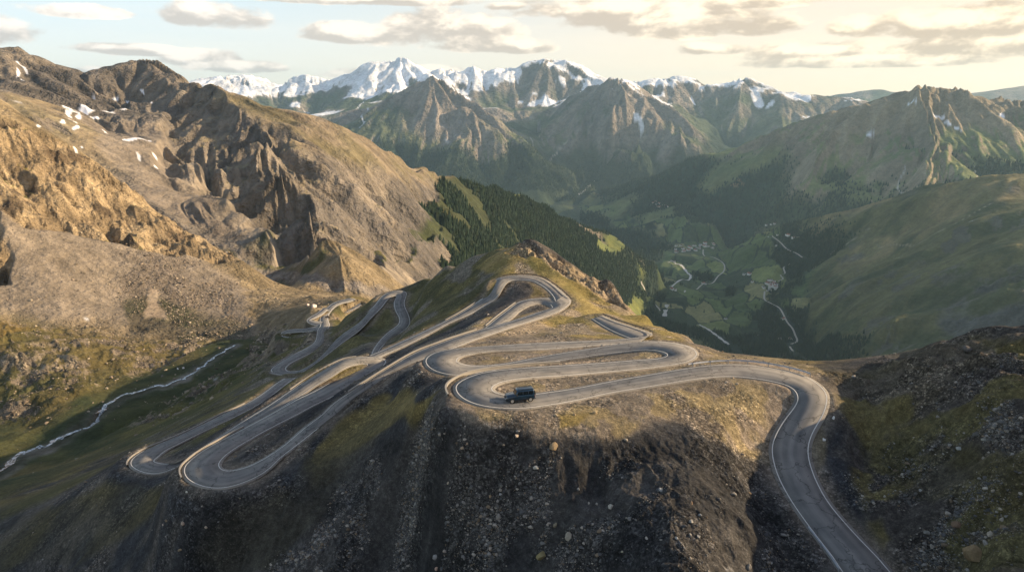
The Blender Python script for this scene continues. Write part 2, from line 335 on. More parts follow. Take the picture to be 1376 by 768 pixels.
rough = rough*(1-screeL*(1-rockL))+.10*screeL*(1-rockL)
rough = rough*(1-rockL)+.55*rockL
rough = rough*(1-humm*.999)+humm*1.1
rsl = poly([(1125,500),(1200,478),(1300,440),(1500,430),(1500,800),(1215,800),(1140,640)], 60, 180, 14, .5)
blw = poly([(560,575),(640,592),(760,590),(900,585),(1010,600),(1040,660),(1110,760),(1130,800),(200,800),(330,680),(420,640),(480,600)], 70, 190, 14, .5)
rough = rough+2.2*rsl+1.3*blw
for lam, sd in ((1100,2),(560,3),(280,4),(140,5),(70,6),(36,7),(18,8),(9,9),(4.5,10),(2.2,12),(1.1,13),(.55,14)):
    lo, hi = lam*3.2, lam*(62 if lam > 2 else 130 if lam > 1 else 260)
    i0 = np.searchsorted(LR, math.log(max(lo, 41))); i1 = np.searchsorted(LR, math.log(min(hi*1.6, 31000)))
    if i1 <= i0: continue
    gx, gy = grad(Z[i0:i1]) if False else (None, None)
    zz = Z
    a0, a1 = max(i0-2, 0), min(i1+2, NR)
    dr = np.gradient(zz[a0:a1], LR[a0:a1], axis=0)/RR[a0:a1]; dt = np.gradient(zz[a0:a1], TH, axis=1)/RR[a0:a1]
    st, ct = np.sin(THg), np.cos(THg)
    gx = (dr*st+dt*ct)[i0-a0:i1-a0].astype(np.float32); gy = (dr*ct-dt*st)[i0-a0:i1-a0].astype(np.float32)
    gx, gy = blur(gx, 5), blur(gy, 5)
    xs, ys, rs = X[i0:i1], Y[i0:i1], RRf[i0:i1]
    w = sstep(lo, lo*1.7, rs)*(1-sstep(hi, hi*1.6, rs))
    sl = np.sqrt(gx*gx+gy*gy)
    g = gully(xs, ys, gx, gy, lam, sd*31)
    nz = fbm(xs, ys, lam*1.3, sd*7, 2)
    ro = rough[i0:i1]
    ridg = 1-np.abs(nz)*2
    nearf = np.where(rs < 450, .38 if lam < 15 else .16, 1.0)
    amp = lam*(.040*np.clip(sl*1.6, 0, 1.0))*ro*w*nearf
    Z[i0:i1] += (amp*(g-.45) + lam*.026*ro*w*(nz+ridg*.45-.3)*np.where(rs < 450, .6, 1.0)).astype(np.float32)
print('erosion', time.time()-T0)

# hummocks on the left valley side, crags on the spur and the sunlit mountain
for lam, a_ in ((60, 9), (28, 4.5), (12, 1.6)):
    Z += (humm*a_*np.maximum(fbm(X, Y*1.0, lam, 77+int(lam), 3), -.2)).astype(np.float32)
GX0, GY0 = grad(blur(Z, 14))
def crag(mask, lam, amp, s, ribs=.5, steps=.12):
    m = mask > .01
    xs, ys = X[m], Y[m]
    gx, gy = GX0[m], GY0[m]
    wx = vnoise(xs, ys, lam*1.3, s+7)*lam*.35; wy = vnoise(ys, xs, lam*1.1, s+8)*lam*.35
    xw = .8*xs+.6*ys+wx; yw = -.6*xs+.8*ys+wy
    a = 1-np.abs(vnoise(xw, yw, lam, s))*2.2; b = 1-np.abs(vnoise(yw+xs*.3, xw, lam*.45, s+1))*2.2
    c = vnoise(xw, yw, lam*.2, s+2)
    t = a*.5+b*.32+c*.18
    g = gully(xs, ys, gx, gy, lam*.8, s+3)*.6+gully(xs, ys, gx, gy, lam*.37, s+4)*.4
    q = ribs*g*.8+(1-ribs)*t
    q = q*(1-steps)+np.floor(q*4)/4*steps
    Z[m] += (amp*mask[m]*(q-.28)).astype(np.float32)
crag(rockL, 120, 26, 401, .45)
crag(rockL, 60, 13, 409, .5)
crag(rockL, 30, 8, 411, .4)
crag(rockL, 13, 4.0, 415, .3)
crag(rockL, 6, 1.2, 416, .0)
crag(humm, 26, 4.5, 417)
crag(humm, 9, 1.6, 418)
crag(rsl, 15, 2.7, 443, .1)
crag(rsl, 5, 1.1, 445, .1)
crag(rsl, 1.8, .3, 448, 0)
crag(blw, 15, 1.3, 446, .1)
crag(blw, 4, .5, 447, .1)
crag(blw, 1.5, .2, 450, 0)
spurcrag = poly([(688,330),(705,314),(725,316),(745,330),(775,352),(800,366),(825,378),(840,395),(850,415),(838,412),(815,392),(780,378),(765,372),(740,345),(715,338),(700,345)], 240, 330, 3)
crag(spurcrag, 12, 4.0, 421)
crag(spurcrag, 4.5, 2.2, 431)
crag(spurcrag, 2.0, .8, 432)
rightcrag = poly([(1270,470),(1285,440),(1400,420),(1400,520),(1330,500)], 100, 170, 8)
crag(rightcrag, 8, 2.2, 441)
M2c = poly([(205,205),(215,150),(225,112),(262,118),(290,122),(330,150),(400,188),(480,218),(560,248),(620,272),(605,300),(540,325),(500,350),(450,330),(400,335),(330,270),(250,240)], 1150, 3200, 9)
M2s = poly([(280,108),(330,122),(480,170),(600,232),(640,246),(625,268),(560,243),(480,212),(400,182),(330,143)], 1300, 3400, 6)
crag(M2c, 430, 52, 447, .8)
crag(M2c, 230, 34, 449, .7)
crag(M2c, 120, 19, 451, .6)
crag(M2c, 58, 9.5, 461, .5)
crag(M2c, 27, 4.6, 462, .4)
crag(M2c, 12, 1.6, 464, .2)
crag(M2s, 160, 9, 468, .5)
crag(poly([(-50,60),(30,60),(128,97),(140,150),(60,130),(0,110),(-50,110)], 1500, 3000, 8), 180, 38, 465, .8)
cliffR = poly([(1270,440),(1290,390),(1330,365),(1376,350),(1450,340),(1450,470),(1280,470)], 1700, 4200, 8)
crag(righthill*sstep(1900, 2300, RRf), 620, 46, 474, .85)
crag(righthill*sstep(1900, 2300, RRf), 240, 15, 475, .8)
crag(righthill*sstep(.1, .35, fbm(X, Y, 380, 476, 3)), 60, 7, 477, .2)
crag(cliffR, 140, 36, 471)
crag(cliffR, 50, 12, 473)
FAR4 = sstep(13800, 14800, RRf)*(1-sstep(19000, 20000, RRf))
crag(FAR4, 1700, 120, 481, .6)
crag(FAR4, 700, 60, 483, .6)
crag(FAR4, 300, 28, 484, .5)
M3m = sstep(9900, 10600, RRf)*(1-sstep(13600, 14200, RRf))
crag(M3m, 1100, 110, 485, .85)
crag(M3m, 480, 50, 487, .75)
crag(M3m, 210, 24, 488, .6)
M7m = ((RRf > 6300) & (RRf < 9600) & (U > 900)).astype(np.float32)*sstep(-900, -400, Z)
crag(M7m, 600, 70, 489, .85)
crag(M7m, 260, 26, 491, .75)
crag(M7m, 120, 11, 492, .6)

# ------------------------------------------------------------------ cut the road beds into the slope
wsum = np.zeros(X.shape, np.float32); zsum = np.zeros(X.shape, np.float32); wmax = np.zeros(X.shape, np.float32)
ONROAD = np.full(X.shape, 1e3, np.float32)       # distance outside the asphalt edge
for k, Q in ROAD3.items():
    c = np.stack([(Q[:, 0]+Q[:, 2])/2, (Q[:, 1]+Q[:, 3])/2], 1)
    tg = np.gradient(c, axis=0); tg /= np.hypot(tg[:, 0], tg[:, 1])[:, None]+1e-9
    hw = np.abs((Q[:, 2]-Q[:, 0])*tg[:, 1]-(Q[:, 3]-Q[:, 1])*tg[:, 0])/2
    hw = smooth(hw[:, None], 6, 2)[:, 0]+.15
    reach0 = 11.0
    for i in range(0, len(Q)-1, 1):
        xm, ym = c[i]; xn, yn = c[i+1]
        h_ = (hw[i]+hw[i+1])/2; rc = math.hypot(xm, ym); reach = reach0+h_+ (rc*.02)
        l0, l1 = np.searchsorted(LR, math.log(max(rc-reach-3, 41))), np.searchsorted(LR, math.log(rc+reach+3))
        tc = math.atan2(xm, ym); ta = (reach+3)/rc
        t0_, t1_ = np.searchsorted(TH, tc-ta), np.searchsorted(TH, tc+ta)
        if l1 <= l0 or t1_ <= t0_: continue
        xs, ys = X[l0:l1, t0_:t1_], Y[l0:l1, t0_:t1_]
        ex, ey = xn-xm, yn-ym
        L2 = ex*ex+ey*ey+1e-9
        t = np.clip(((xs-xm)*ex+(ys-ym)*ey)/L2, 0, 1)
        dd = np.sqrt((xs-xm-t*ex)**2+(ys-ym-t*ey)**2)-h_
        zr = Q[i, 4]+(Q[i+1, 4]-Q[i, 4])*t
        e = np.maximum(dd-.9, 0)
        w = np.minimum(1/(e*e+.02), 50.)*(math.sqrt(L2))
        sel = dd < reach-h_
        w = np.where(sel, w, 0)
        wsum[l0:l1, t0_:t1_] += w; zsum[l0:l1, t0_:t1_] += w*zr
        # strength of the cut: 1 by the road, 0 at the reach
        f = 1-sstep(0.6, 8.5+rc*.012, dd)
        wmax[l0:l1, t0_:t1_] = np.maximum(wmax[l0:l1, t0_:t1_], np.where(sel, f, 0))
        ONROAD[l0:l1, t0_:t1_] = np.minimum(ONROAD[l0:l1, t0_:t1_], dd)
zr = np.where(wsum > 0, zsum/np.maximum(wsum, 1e-9), Z)
under = np.clip(.22-ONROAD*.12, .07, .45)+RRf*.0004
Z = (Z*(1-wmax)+(zr-under)*wmax).astype(np.float32)
def open_bank(edge, reach, lim):
    """shave the banks between the drone's side and a road or stream so that its surface lies open"""
    global Z
    e = np.concatenate([edge[:-1]+(edge[1:]-edge[:-1])*t for t in (0, .17, .33, .5, .67, .83)])
    D = np.full(Z.shape, 1e9, np.float32)
    rc = np.hypot(e[:, 0], e[:, 1])
    th = np.arctan2(e[:, 0], e[:, 1])
    j = np.clip(np.searchsorted(TH, th), 1, NT-2); j = np.where(np.abs(TH[j-1]-th) < np.abs(TH[j]-th), j-1, j)
    sl = e[:, 2]/rc
    for t in np.arange(0.3, reach, .35):
        r_ = rc-t
        i = np.searchsorted(LR, np.log(r_)); cap = sl*np.exp(LR[i])
        for dj in (-1, 0, 1): np.minimum.at(D, (i, j+dj), cap.astype(np.float32))
    dl = np.where((D < 1e8) & (ONROAD > .35), np.clip(Z-(D-.18), 0, lim), 0)
    for _ in range(4):
        b = dl.copy(); b[1:-1] = np.maximum(b[1:-1], (dl[:-2]+dl[2:]+2*dl[1:-1])/4); c = b.copy(); c[:, 1:-1] = np.maximum(c[:, 1:-1], (b[:, :-2]+b[:, 2:]+2*b[:, 1:-1])/4); dl = c
    Z -= np.where(ONROAD > .35, dl, 0).astype(np.float32)
for k, Q in ROAD3.items():
    Lp = np.stack([Q[:, 0], Q[:, 1], Q[:, 4]], 1); Rp = np.stack([Q[:, 2], Q[:, 3], Q[:, 4]], 1)
    for e in (Lp, (Lp+Rp)/2, Rp): open_bank(e, 26 if k in 'ACDE' else 40, 3.0 if k in 'ACDE' else 6.0)
print('roads cut', time.time()-T0)

# ------------------------------------------------------------------ finding places on the ground
def Zat(x, y, src=None):
    src = Z if src is None else src
    th = np.arctan2(x, y); lr = np.log(np.hypot(x, y))
    i = np.clip(np.searchsorted(LR, lr)-1, 0, NR-2); j = np.clip(np.searchsorted(TH, th)-1, 0, NT-2)
    f = (lr-LR[i])/(LR[i+1]-LR[i]); g = (th-TH[j])/(TH[j+1]-TH[j])
    return (src[i, j]*(1-f)+src[i+1, j]*f)*(1-g)+(src[i, j+1]*(1-f)+src[i+1, j+1]*f)*g
def pick(u, v, rmin=50, rmax=25000):
    """first point of the ground on a line of sight, beyond rmin"""
    a, b_ = ray(u, v)
    D = np.exp(np.arange(math.log(rmin), math.log(rmax), .0025))
    x = a*D; z = Zat(x, D)
    below = z > b_*D
    k = np.argmax(below)
    if not below[k]: k = len(D)-1
    if k > 0:
        d0 = b_*D[k-1]-z[k-1]; d1 = b_*D[k]-z[k]; t = d0/(d0-d1+1e-9); t = min(max(t, 0), 1)
        d = D[k-1]+(D[k]-D[k-1])*t
    else: d = D[0]
    return float(a*d), float(d), float(Zat(a*d, d))
def inst3(pts_, rmin, n=8, Ds=None):
    q = np.array([pick(u, v, rmin) for u, v in pts_]) if Ds is None else np.array([[float(c) for c in unproj(u, v, D_)] for (u, v), D_ in zip(pts_, Ds)])
    q = catmull(q, n); q[:, 2:] = smooth(q[:, 2:], 6, 3); return q
STREAMS = {}
CM = np.zeros(X.shape, np.float32); BM = np.zeros(X.shape, np.float32)
def course(key, pts_, rmin, w0, w1, reach, n=8, depth=.0, Ds=None):
    q = inst3(pts_, rmin, n, Ds)
    w = np.linspace(w0, w1, len(q))
    if w0 == w1 or True: w = w*(1+.28*np.sin(np.arange(len(q))*1.3)+.15*np.sin(np.arange(len(q))*3.1)) if key.startswith('river') else w
    if key == 'river_a':
        kk_ = np.arange(len(q)); w = w*(1+.55*np.sin(kk_*.9)*np.sin(kk_*.37+1)+.3*np.sin(kk_*2.3)); q[:, 1] += 2.2*np.sin(kk_*.55)+1.1*np.sin(kk_*1.27+2); q[:, 0] += 1.2*np.sin(kk_*.8)
    STREAMS[key] = (q, w, depth)
    for i in range(len(q)-1):
        xm, ym, zm = q[i]; xn, yn, zn = q[i+1]; rc = math.hypot(xm, ym); rr_ = reach+w[i]; sp = math.hypot(xn-xm, yn-ym)
        l0, l1 = np.searchsorted(LR, math.log(rc-rr_-sp)), np.searchsorted(LR, math.log(rc+rr_+sp))
        tc = math.atan2(xm, ym); ta = (rr_+sp)/rc
        t0_, t1_ = np.searchsorted(TH, tc-ta), np.searchsorted(TH, tc+ta)
        xs, ys = X[l0:l1, t0_:t1_], Y[l0:l1, t0_:t1_]; ex, ey = xn-xm, yn-ym
        t = np.clip(((xs-xm)*ex+(ys-ym)*ey)/(ex*ex+ey*ey+1e-9), 0, 1)
        dd = np.sqrt((xs-xm-t*ex)**2+(ys-ym-t*ey)**2)-w[i]/2
        CM[l0:l1, t0_:t1_] = np.maximum(CM[l0:l1, t0_:t1_], 1-sstep(8, 45, dd))
        if key == 'river_a': BM[l0:l1, t0_:t1_] = np.maximum(BM[l0:l1, t0_:t1_], 1-sstep(1.0, 7.5, dd))
        f = 1-sstep(rc*.0004, reach, dd); zt = zm+(zn-zm)*t-depth
        Z[l0:l1, t0_:t1_] = Z[l0:l1, t0_:t1_]*(1-f)+(zt-rc*.0006)*f
RL = [(-40,655),(0,634),(30,610),(45,603),(62,597),(80,590),(95,582),(118,573),(130,566),(140,556),(134,547),(150,538),(175,530),(200,521),(225,516),(245,509),(262,500),(275,490),(285,481),(300,473),(315,463)]
RLD = np.interp([p[0] for p in RL], [p[0] for p in RIVER_L], [p[2] for p in RIVER_L])
course('river_a', RL, 215, 3.2, 1.7, 38, Ds=RLD)
open_bank(STREAMS['river_a'][0], 170, 25.)
course('river_pond', [(347,461),(350,466),(354,471)], 400, 4, 7, 7)
for kk, (pp, w0, w1) in enumerate((
    ([(992,477),(986,467),(975,459),(962,449),(950,441),(938,436)], 22, 14), ([(893,425),(895,413),(899,406),(905,400),(912,397),(918,393),(921,390)], 26, 15),
    ([(900,384),(915,380),(925,376),(928,371),(924,364),(915,359),(907,354)], 14, 22), ([(753,275),(765,267),(780,257),(795,249),(799,243)], 60, 40))):
    course('river_v%d' % kk, pp, 2600 if kk < 3 else 7000, w0, w1, 130)
for kk, pp in enumerate(([(1037.7,317),(1047.8,326),(1058,335.5),(1070,339.8),(1078,346)],
    [(1061,354),(1053,360),(1054.6,367.7),(1049,369),(1052,374.5),(1046,378)], [(1027.5,391.4),(1027.5,401.5),(1037.7,408.3),(1047.8,416.8),(1058,430),(1065,440),(1068,450),(1071,457),(1060,473),(1078,480),(1097,487)],
    [(944.6,336.4),(946.3,340.6),(959.8,345.7),(972.5,352.5),(972.5,365),(965,371),(957.3,379.5),(944.6,383),(936,388.8)], [(861.7,377.8),(866.8,389.7),(870,396.4),(875,405),(887,417.6)], [(893,359),(897,353),(903,350),(908,354)])):
    course('lane_%d' % kk, pp, 2600, 11, 11, 80)
print('courses', time.time()-T0)

# ------------------------------------------------------------------ ground colour (what each place is made of)
def lerp(a, b, m): return a + (np.asarray(b, np.float32)-a)*m[..., None]
#@@COLORS
gx_, gy_ = grad(Z)
SLOPE = np.sqrt(gx_**2+gy_**2)
def NZ(lam, s, o=3, lo=-.25, hi=.25, st=(1, 1)):
    return sstep(lo, hi, fbm(X*st[0], Y*st[1], lam, s, o))
nS = np.where(RRf < 480, fbm(X, Y, 9, 501, 4), np.where(RRf < 1300, fbm(X, Y, 32, 502, 4), np.where(RRf < 6000, fbm(X, Y, 130, 503, 5), fbm(X, Y, 600, 504, 5)))).astype(np.float32)
nL = np.where(RRf < 480, fbm(X, Y, 30, 511, 3), np.where(RRf < 1300, fbm(X, Y, 110, 512, 3), np.where(RRf < 6000, fbm(X, Y, 450, 513, 4), fbm(X, Y, 2200, 514, 4)))).astype(np.float32)
n1 = sstep(-.25, .25, nS); n2 = sstep(-.25, .25, nL)
mixn = lambda a, b, m: (np.asarray(a, np.float32)+(np.asarray(b, np.float32)-np.asarray(a, np.float32))*m[..., None])
# near spur: slate scree and turned earth
COL = mixn((.036,.037,.040), (.072,.065,.058), n1)
COL = lerp(COL, (.12,.10,.078), n2*n1*.35)
COL = lerp(COL, (.020,.021,.024), sstep(.05, .3, fbm(X, Y, 13, 741, 4))*.75)
ROCK = np.ones(X.shape, np.float32)
def paint(mask, c0, c1, noise=None, rock=None):
    global COL, ROCK
    nn = n1 if noise is None else noise
    c = mixn(c0, c1, nn)
    COL = COL + (c-COL)*mask[..., None]
    if rock is not None: ROCK = ROCK + (rock-ROCK)*mask
# --- left valley and mountain
m = ((RRf > 395) & (RRf < 1260)).astype(np.float32)
paint(m, (.16,.125,.075), (.23,.18,.11), None, .8)
GR = poly([(-250,400),(0,418),(110,440),(200,450),(330,440),(400,430),(500,395),(520,400),(450,440),(400,480),(330,520),(200,600),(100,640),(0,680),(-200,760),(-300,600)], 215, 1000, 8)
paint(GR, (.066,.062,.026), (.115,.092,.038), n2, .4)
paint(poly([(-200,400),(0,404),(60,440),(0,480),(-200,500)], 380, 900, 12), (.17,.12,.04), (.13,.105,.038), n1, .3)
valgreen = poly([(0,560),(60,560),(110,520),(180,500),(240,485),(330,445),(430,440),(400,470),(340,500),(300,530),(170,600),(60,625),(0,660),(-200,720),(-200,620)], 215, 900, 10)
paint(valgreen, (.036,.044,.019), (.066,.066,.026), n1, .15)
paint(poly([(160,540),(240,520),(330,500),(350,520),(250,560),(190,590),(140,580)], 260, 620, 6), (.10,.088,.03), (.05,.055,.02), n2, .2)
# broken rock among the hummocks
rk = sstep(.0, .22, fbm(X, Y, 24, 611, 4)+(SLOPE-.4)*.5)*humm*sstep(.2, .5, SLOPE+nS*.3)
paint(rk, (.20,.165,.12), (.12,.10,.08), n1, 1.0)
paint(screeL, (.20,.165,.125), (.27,.22,.16), sstep(-.3, .3, fbm(X*.3+Y*.1, Y, 60, 621, 3)), .45)
dark_scree = poly([(195,330),(260,330),(330,395),(345,440),(270,455),(200,430),(130,380),(150,340)], 500, 1000, 14)
paint(dark_scree*(.4+.6*n1), (.115,.10,.085), (.17,.14,.11), n1, .9)
paint(poly([(165,405),(205,400),(250,410),(340,425),(350,445),(240,452),(170,440)], 500, 900, 5)*n2, (.10,.085,.06), (.06,.06,.035), n1, 1)
paint(poly([(196,392),(202,392),(215,415),(232,430),(190,432)], 500, 900, 3), (.30,.24,.17), (.27,.21,.15), n1, .2)
paint(rockL, (.22,.165,.10), (.33,.25,.15), n1, 1.0)
paint(rockL*sstep(.12, .35, fbm(X, Y, 26, 751, 4)), (.13,.095,.06), (.10,.075,.05), n1, 1.0)
paint(rockL*sstep(.28, .5, SLOPE*.0+n2*.6)*(1-sstep(.3, .6, SLOPE)), (.20,.16,.05), (.13,.12,.04), n1, .3)
# --- shaded massif
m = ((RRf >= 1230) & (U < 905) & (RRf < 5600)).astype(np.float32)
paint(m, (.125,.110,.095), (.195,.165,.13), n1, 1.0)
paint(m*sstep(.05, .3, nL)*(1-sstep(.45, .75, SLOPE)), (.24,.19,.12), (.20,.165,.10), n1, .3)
lowg = m*sstep(-.15, .15, (V-330+nS*90)/120*(.6)+.0+sstep(420, 640, U)*.55-.12)
paint(M2s, (.20,.16,.11), (.155,.13,.075), n1, .5)
paint(lowg*(1-sstep(.55, .85, SLOPE)), (.060,.066,.026), (.12,.105,.042), n1, .4)
paint(poly([(340,290),(370,275),(420,330),(430,370),(360,372)], 1100, 1800, 10)*n1, (.05,.058,.026), (.09,.085,.035), n2, .6)
paint(poly([(115,140),(200,140),(235,215),(330,300),(300,330),(200,255),(130,200)], 1250, 2300, 8), (.17,.14,.11), (.21,.175,.135), n2, .4)
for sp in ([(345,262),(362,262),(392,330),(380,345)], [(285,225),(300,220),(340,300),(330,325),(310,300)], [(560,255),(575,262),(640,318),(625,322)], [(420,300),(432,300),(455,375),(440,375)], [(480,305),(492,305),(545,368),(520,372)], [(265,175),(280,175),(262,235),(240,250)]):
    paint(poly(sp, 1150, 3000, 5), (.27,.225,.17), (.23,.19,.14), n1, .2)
paint(poly([(300,322),(350,340),(450,372),(520,395),(540,405),(500,402),(420,385),(340,355)], 1000, 1700, 4), (.23,.20,.165), (.18,.155,.13), n1, 1)
# --- forest slope
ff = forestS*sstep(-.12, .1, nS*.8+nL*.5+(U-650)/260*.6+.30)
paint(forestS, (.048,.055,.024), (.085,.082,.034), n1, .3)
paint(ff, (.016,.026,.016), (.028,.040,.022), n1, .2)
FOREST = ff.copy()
clear = np.zeros(X.shape, np.float32)
for sp in ([(805,322),(830,312),(860,330),(850,342),(825,338)], [(868,355),(890,352),(905,372),(880,372)], [(875,388),(900,380),(905,398),(880,402)], [(825,398),(850,400),(872,412),(860,425),(835,412)], [(842,290),(855,300),(840,300)], [(866,372),(885,380),(872,390)], [(676,250),(690,252),(700,262),(684,262)]):
    clear = np.maximum(clear, poly(sp, 2500, 6000, 3))
paint(clear, (.15,.16,.045), (.10,.12,.04), n1, .1); FOREST *= 1-clear
# --- right hill and the valley floor
m = ((RRf >= 1230) & (U >= 905) & (RRf < 6150)).astype(np.float32)
paint(m, (.062,.070,.030), (.115,.108,.046), n1, .45)
paint(m*sstep(.0, .3, fbm(X*.5+Y*.5, Y-X, 420, 641, 4))*(1-sstep(300, 420, V)), (.22,.175,.085), (.16,.14,.065), n1, .3)
paint(cliffR*n1, (.11,.11,.10), (.07,.07,.065), n2, 1)
rkr = .7*righthill*sstep(.12, .3, fbm(X, Y, 70, 651, 4))*sstep(.3, .5, fbm(X, Y, 330, 653, 3)+.35)*sstep(.35, .6, SLOPE)
paint(rkr, (.13,.12,.10), (.09,.085,.075), n1, 1)
vf = poly([(775,262),(800,240),(900,290),(985,325),(1030,310),(1085,300),(1100,330),(1075,370),(1140,490),(960,470),(880,440),(860,400),(880,345),(850,310)], 3300, 9900, 8)
# fields: cells of different green, hedges and woods between them
def cells(x, y, lam, s):
    px, py = x/lam, y/lam; ix = np.floor(px).astype(np.int64); iy = np.floor(py).astype(np.int64)
    b1 = np.full(x.shape, 9., np.float32); b2 = b1.copy(); idv = np.zeros(x.shape, np.float32)
    for i in (-1, 0, 1):
        for j in (-1, 0, 1):
            jx = ix+i+hsh(ix+i, iy+j, s); jy = iy+j+hsh(ix+i, iy+j, s+5)
            d = ((px-jx)**2+(py-jy)**2).astype(np.float32); h_ = hsh(ix+i, iy+j, s+9)
            c_ = d < b1
            b2 = np.where(c_, b1, np.minimum(b2, d)); idv = np.where(c_, h_, idv); b1 = np.where(c_, d, b1)
    return idv, np.sqrt(b2)-np.sqrt(b1)
mm = vf > .01
cv, ce = cells((X[mm]+fbm(X[mm], Y[mm], 200, 71, 2)*60), Y[mm]*.45+fbm(X[mm], Y[mm], 200, 73, 2)*50, 150, 661)
fld = np.zeros(X.shape+(3,), np.float32); pal = np.array([(.050,.072,.026),(.075,.10,.034),(.12,.135,.045),(.035,.05,.022),(.06,.08,.028),(.15,.14,.06),(.022,.035,.018),(.045,.066,.024)], np.float32)
fc = pal[(cv*7.99).astype(int)]*1.45; fc[ce < .07] = (.02,.032,.017)
fld[mm] = fc
COL = COL + (fld-COL)*(vf*.9)[..., None]; ROCK = ROCK*(1-vf)+.15*vf
wood = vf*sstep(.03, .18, fbm(X, Y*.6, 420, 671, 4))
paint(wood, (.015,.026,.017), (.026,.038,.022), n1, .2)
FOREST = np.maximum(FOREST, wood*.7)
rw = righthill*sstep(.08, .2, fbm(X, Y*.5, 330, 681, 4))*sstep(285, 330, V)*(1-sstep(1120, 1180, U))
paint(rw, (.018,.03,.018), (.028,.04,.022), n1, .2); FOREST = np.maximum(FOREST, rw*.8)
# --- right hand mountain
m = ((RRf >= 6100) & (U > 780) & (RRf < 10600)).astype(np.float32)*(1-vf)
paint(m, (.19,.155,.11), (.26,.21,.14), n1, 1)
g1 = m*sstep(-120, -380, Z+nS*500)
paint(g1*(1-sstep(.7, 1.0, SLOPE)), (.10,.125,.05), (.16,.175,.065), n1, .6)
g2 = m*sstep(-620, -850, Z+nS*450+nL*200)
paint(g2, (.024,.046,.026), (.044,.066,.034), n1, .6)
FARWOOD = g2.copy()
for sp in ([(950,212),(1000,200),(1080,185),(1078,200),(1000,228),(960,245),(930,240)], [(800,262),(830,258),(850,275),(830,290)], [(875,275),(925,262),(920,282),(890,290)]):
    q_ = poly(sp, 6000, 10500, 6); paint(q_, (.15,.155,.065), (.115,.135,.055), n1, .3); FARWOOD *= 1-q_
paint(poly([(984,238),(1000,232),(1012,238),(998,244)], 6000, 9500, 2), (.24,.16,.09), (.20,.15,.09), n1, .3)
def snowpatch(lst, r0, r1):
    for (cu, cv_, ru, rv, an) in lst:
        k_ = 12; a_ = math.radians(an)
        pp = [(cu+ru*math.cos(t)*math.cos(a_)-rv*math.sin(t)*math.sin(a_), cv_+ru*math.cos(t)*math.sin(a_)+rv*math.sin(t)*math.cos(a_)) for t in np.linspace(0, 2*PI, k_, endpoint=False)]
        paint(sstep(.35, .75, poly(pp, r0, r1, 1.6, 1.0)+nS*.5), (.80,.80,.82), (.74,.75,.78), n1, .0)
snowpatch([(125,136,12,2.5,8),(140,135,10,3,0),(122,148,7,5,60),(105,149,8,4,-20),(93,158,5,4,80),(82,169,3,2,20),(17,90,14,2,55),(24,78,9,2,65),(36,107,5,1.5,50),(168,183,11,1.8,-3),(152,151,5,1.5,-10),(166,110,4,1.2,30),(150,171,2.5,1.5,0),(135,116,4,2,10),(144,120,2,3,0),(112,112,2,3,0),(183,182,3,1.6,0),(179,207,5,1.2,30),(211,214,4,1.3,0),(203,202,3,1,0),(108,193,3,1.6,0),(62,163,4,1.4,20),(161,126,3,1,-20)], 1150, 3000)
snowpatch([(1158,156,7,1.8,-12),(1164,152,3,1.5,0),(1243,124,6,2,30),(1278,132,9,3,-8),(1290,131,3,3,60),(1300,142,10,2,30),(1317,149,7,1.5,25),(1372,135,4,3,40)], 6000, 9000)
# --- far ranges
paint(((RRf > 5600) & (U <= 780) & (RRf <= 9800)).astype(np.float32)*(1-vf), (.03,.045,.026), (.05,.065,.033), n1, .4)
m = (RRf > 9750).astype(np.float32)*(1-((U > 780) & (RRf < 10600) & (V > 255)).astype(np.float32)*vf)
paint(m, (.155,.14,.13), (.24,.205,.175), n1, 1)
g1 = m*sstep(60, -480, Z+nS*900); paint(g1*(1-sstep(.8, 1.2, SLOPE)), (.070,.088,.052), (.12,.125,.065), n1, .6)
g2 = m*sstep(-620, -900, Z+nS*500); paint(g2, (.024,.038,.024), (.04,.052,.03), n1, .5)
FARWOOD = np.maximum(FARWOOD, g2)
sn = m*sstep(-.05, .05, np.minimum((Z-60)/1000, .34)+nS*.60+nL*.60-(SLOPE-.66)*.45+.055-sstep(830, 900, U)*.13)*(RRf > 14100)*(U < 1090)
sn = np.maximum(sn, (RRf > 12800)*(RRf < 15800)*m*sstep(-.03, .05, (Z-300)/1500+nS*.5-(SLOPE-.6)*.5-.12))
sn = np.where(RRf > 20000, sn*.35, sn)
paint(np.clip(sn, 0, 1).astype(np.float32), (.80,.80,.82), (.72,.74,.78), n1, .15)
snowpatch([(850,147,11,5,15),(858,155,6,5,60),(1010,118,9,4,20),(1022,126,4,3,0),(935,122,6,3,40)], 10500, 16500)
# --- the near spur
nearm = (RRf < 480).astype(np.float32)
flank = poly([(705,318),(690,345),(665,372),(640,400),(600,425),(540,455),(500,478),(470,490),(430,500),(380,530),(330,545),(280,565),(180,605),(150,610),(250,560),(340,500),(400,455),(450,425),(500,400),(550,380),(600,350),(650,325)], 190, 480, 5)
paint(flank, (.060,.058,.026), (.10,.088,.036), n1, .5)
paint(flank*sstep(.05, .3, fbm(X, Y, 16, 701, 4)), (.13,.115,.09), (.075,.07,.055), n2, 1)
spur = poly([(660,330),(705,318),(740,330),(800,370),(850,405),(900,440),(960,470),(1100,485),(1120,500),(1000,486),(940,470),(880,452),(830,440),(780,450),(700,452),(650,460),(620,465),(660,440),(720,425),(755,405),(740,385),(700,368),(665,372),(640,360)], 140, 420, 4)
paint(spur, (.17,.135,.05), (.24,.18,.075), n1, .5)
paint(spur*sstep(-.02, .25, fbm(X, Y, 11, 711, 4)), (.24,.19,.13), (.17,.14,.10), n2, 1)
paint(poly([(688,345),(720,338),(800,400),(860,428),(900,446),(850,440),(770,405),(735,378)], 180, 330, 4), (.15,.125,.045), (.21,.165,.065), n1, .3)
paint(spurcrag*.85, (.26,.205,.135), (.19,.15,.105), n1, 1)
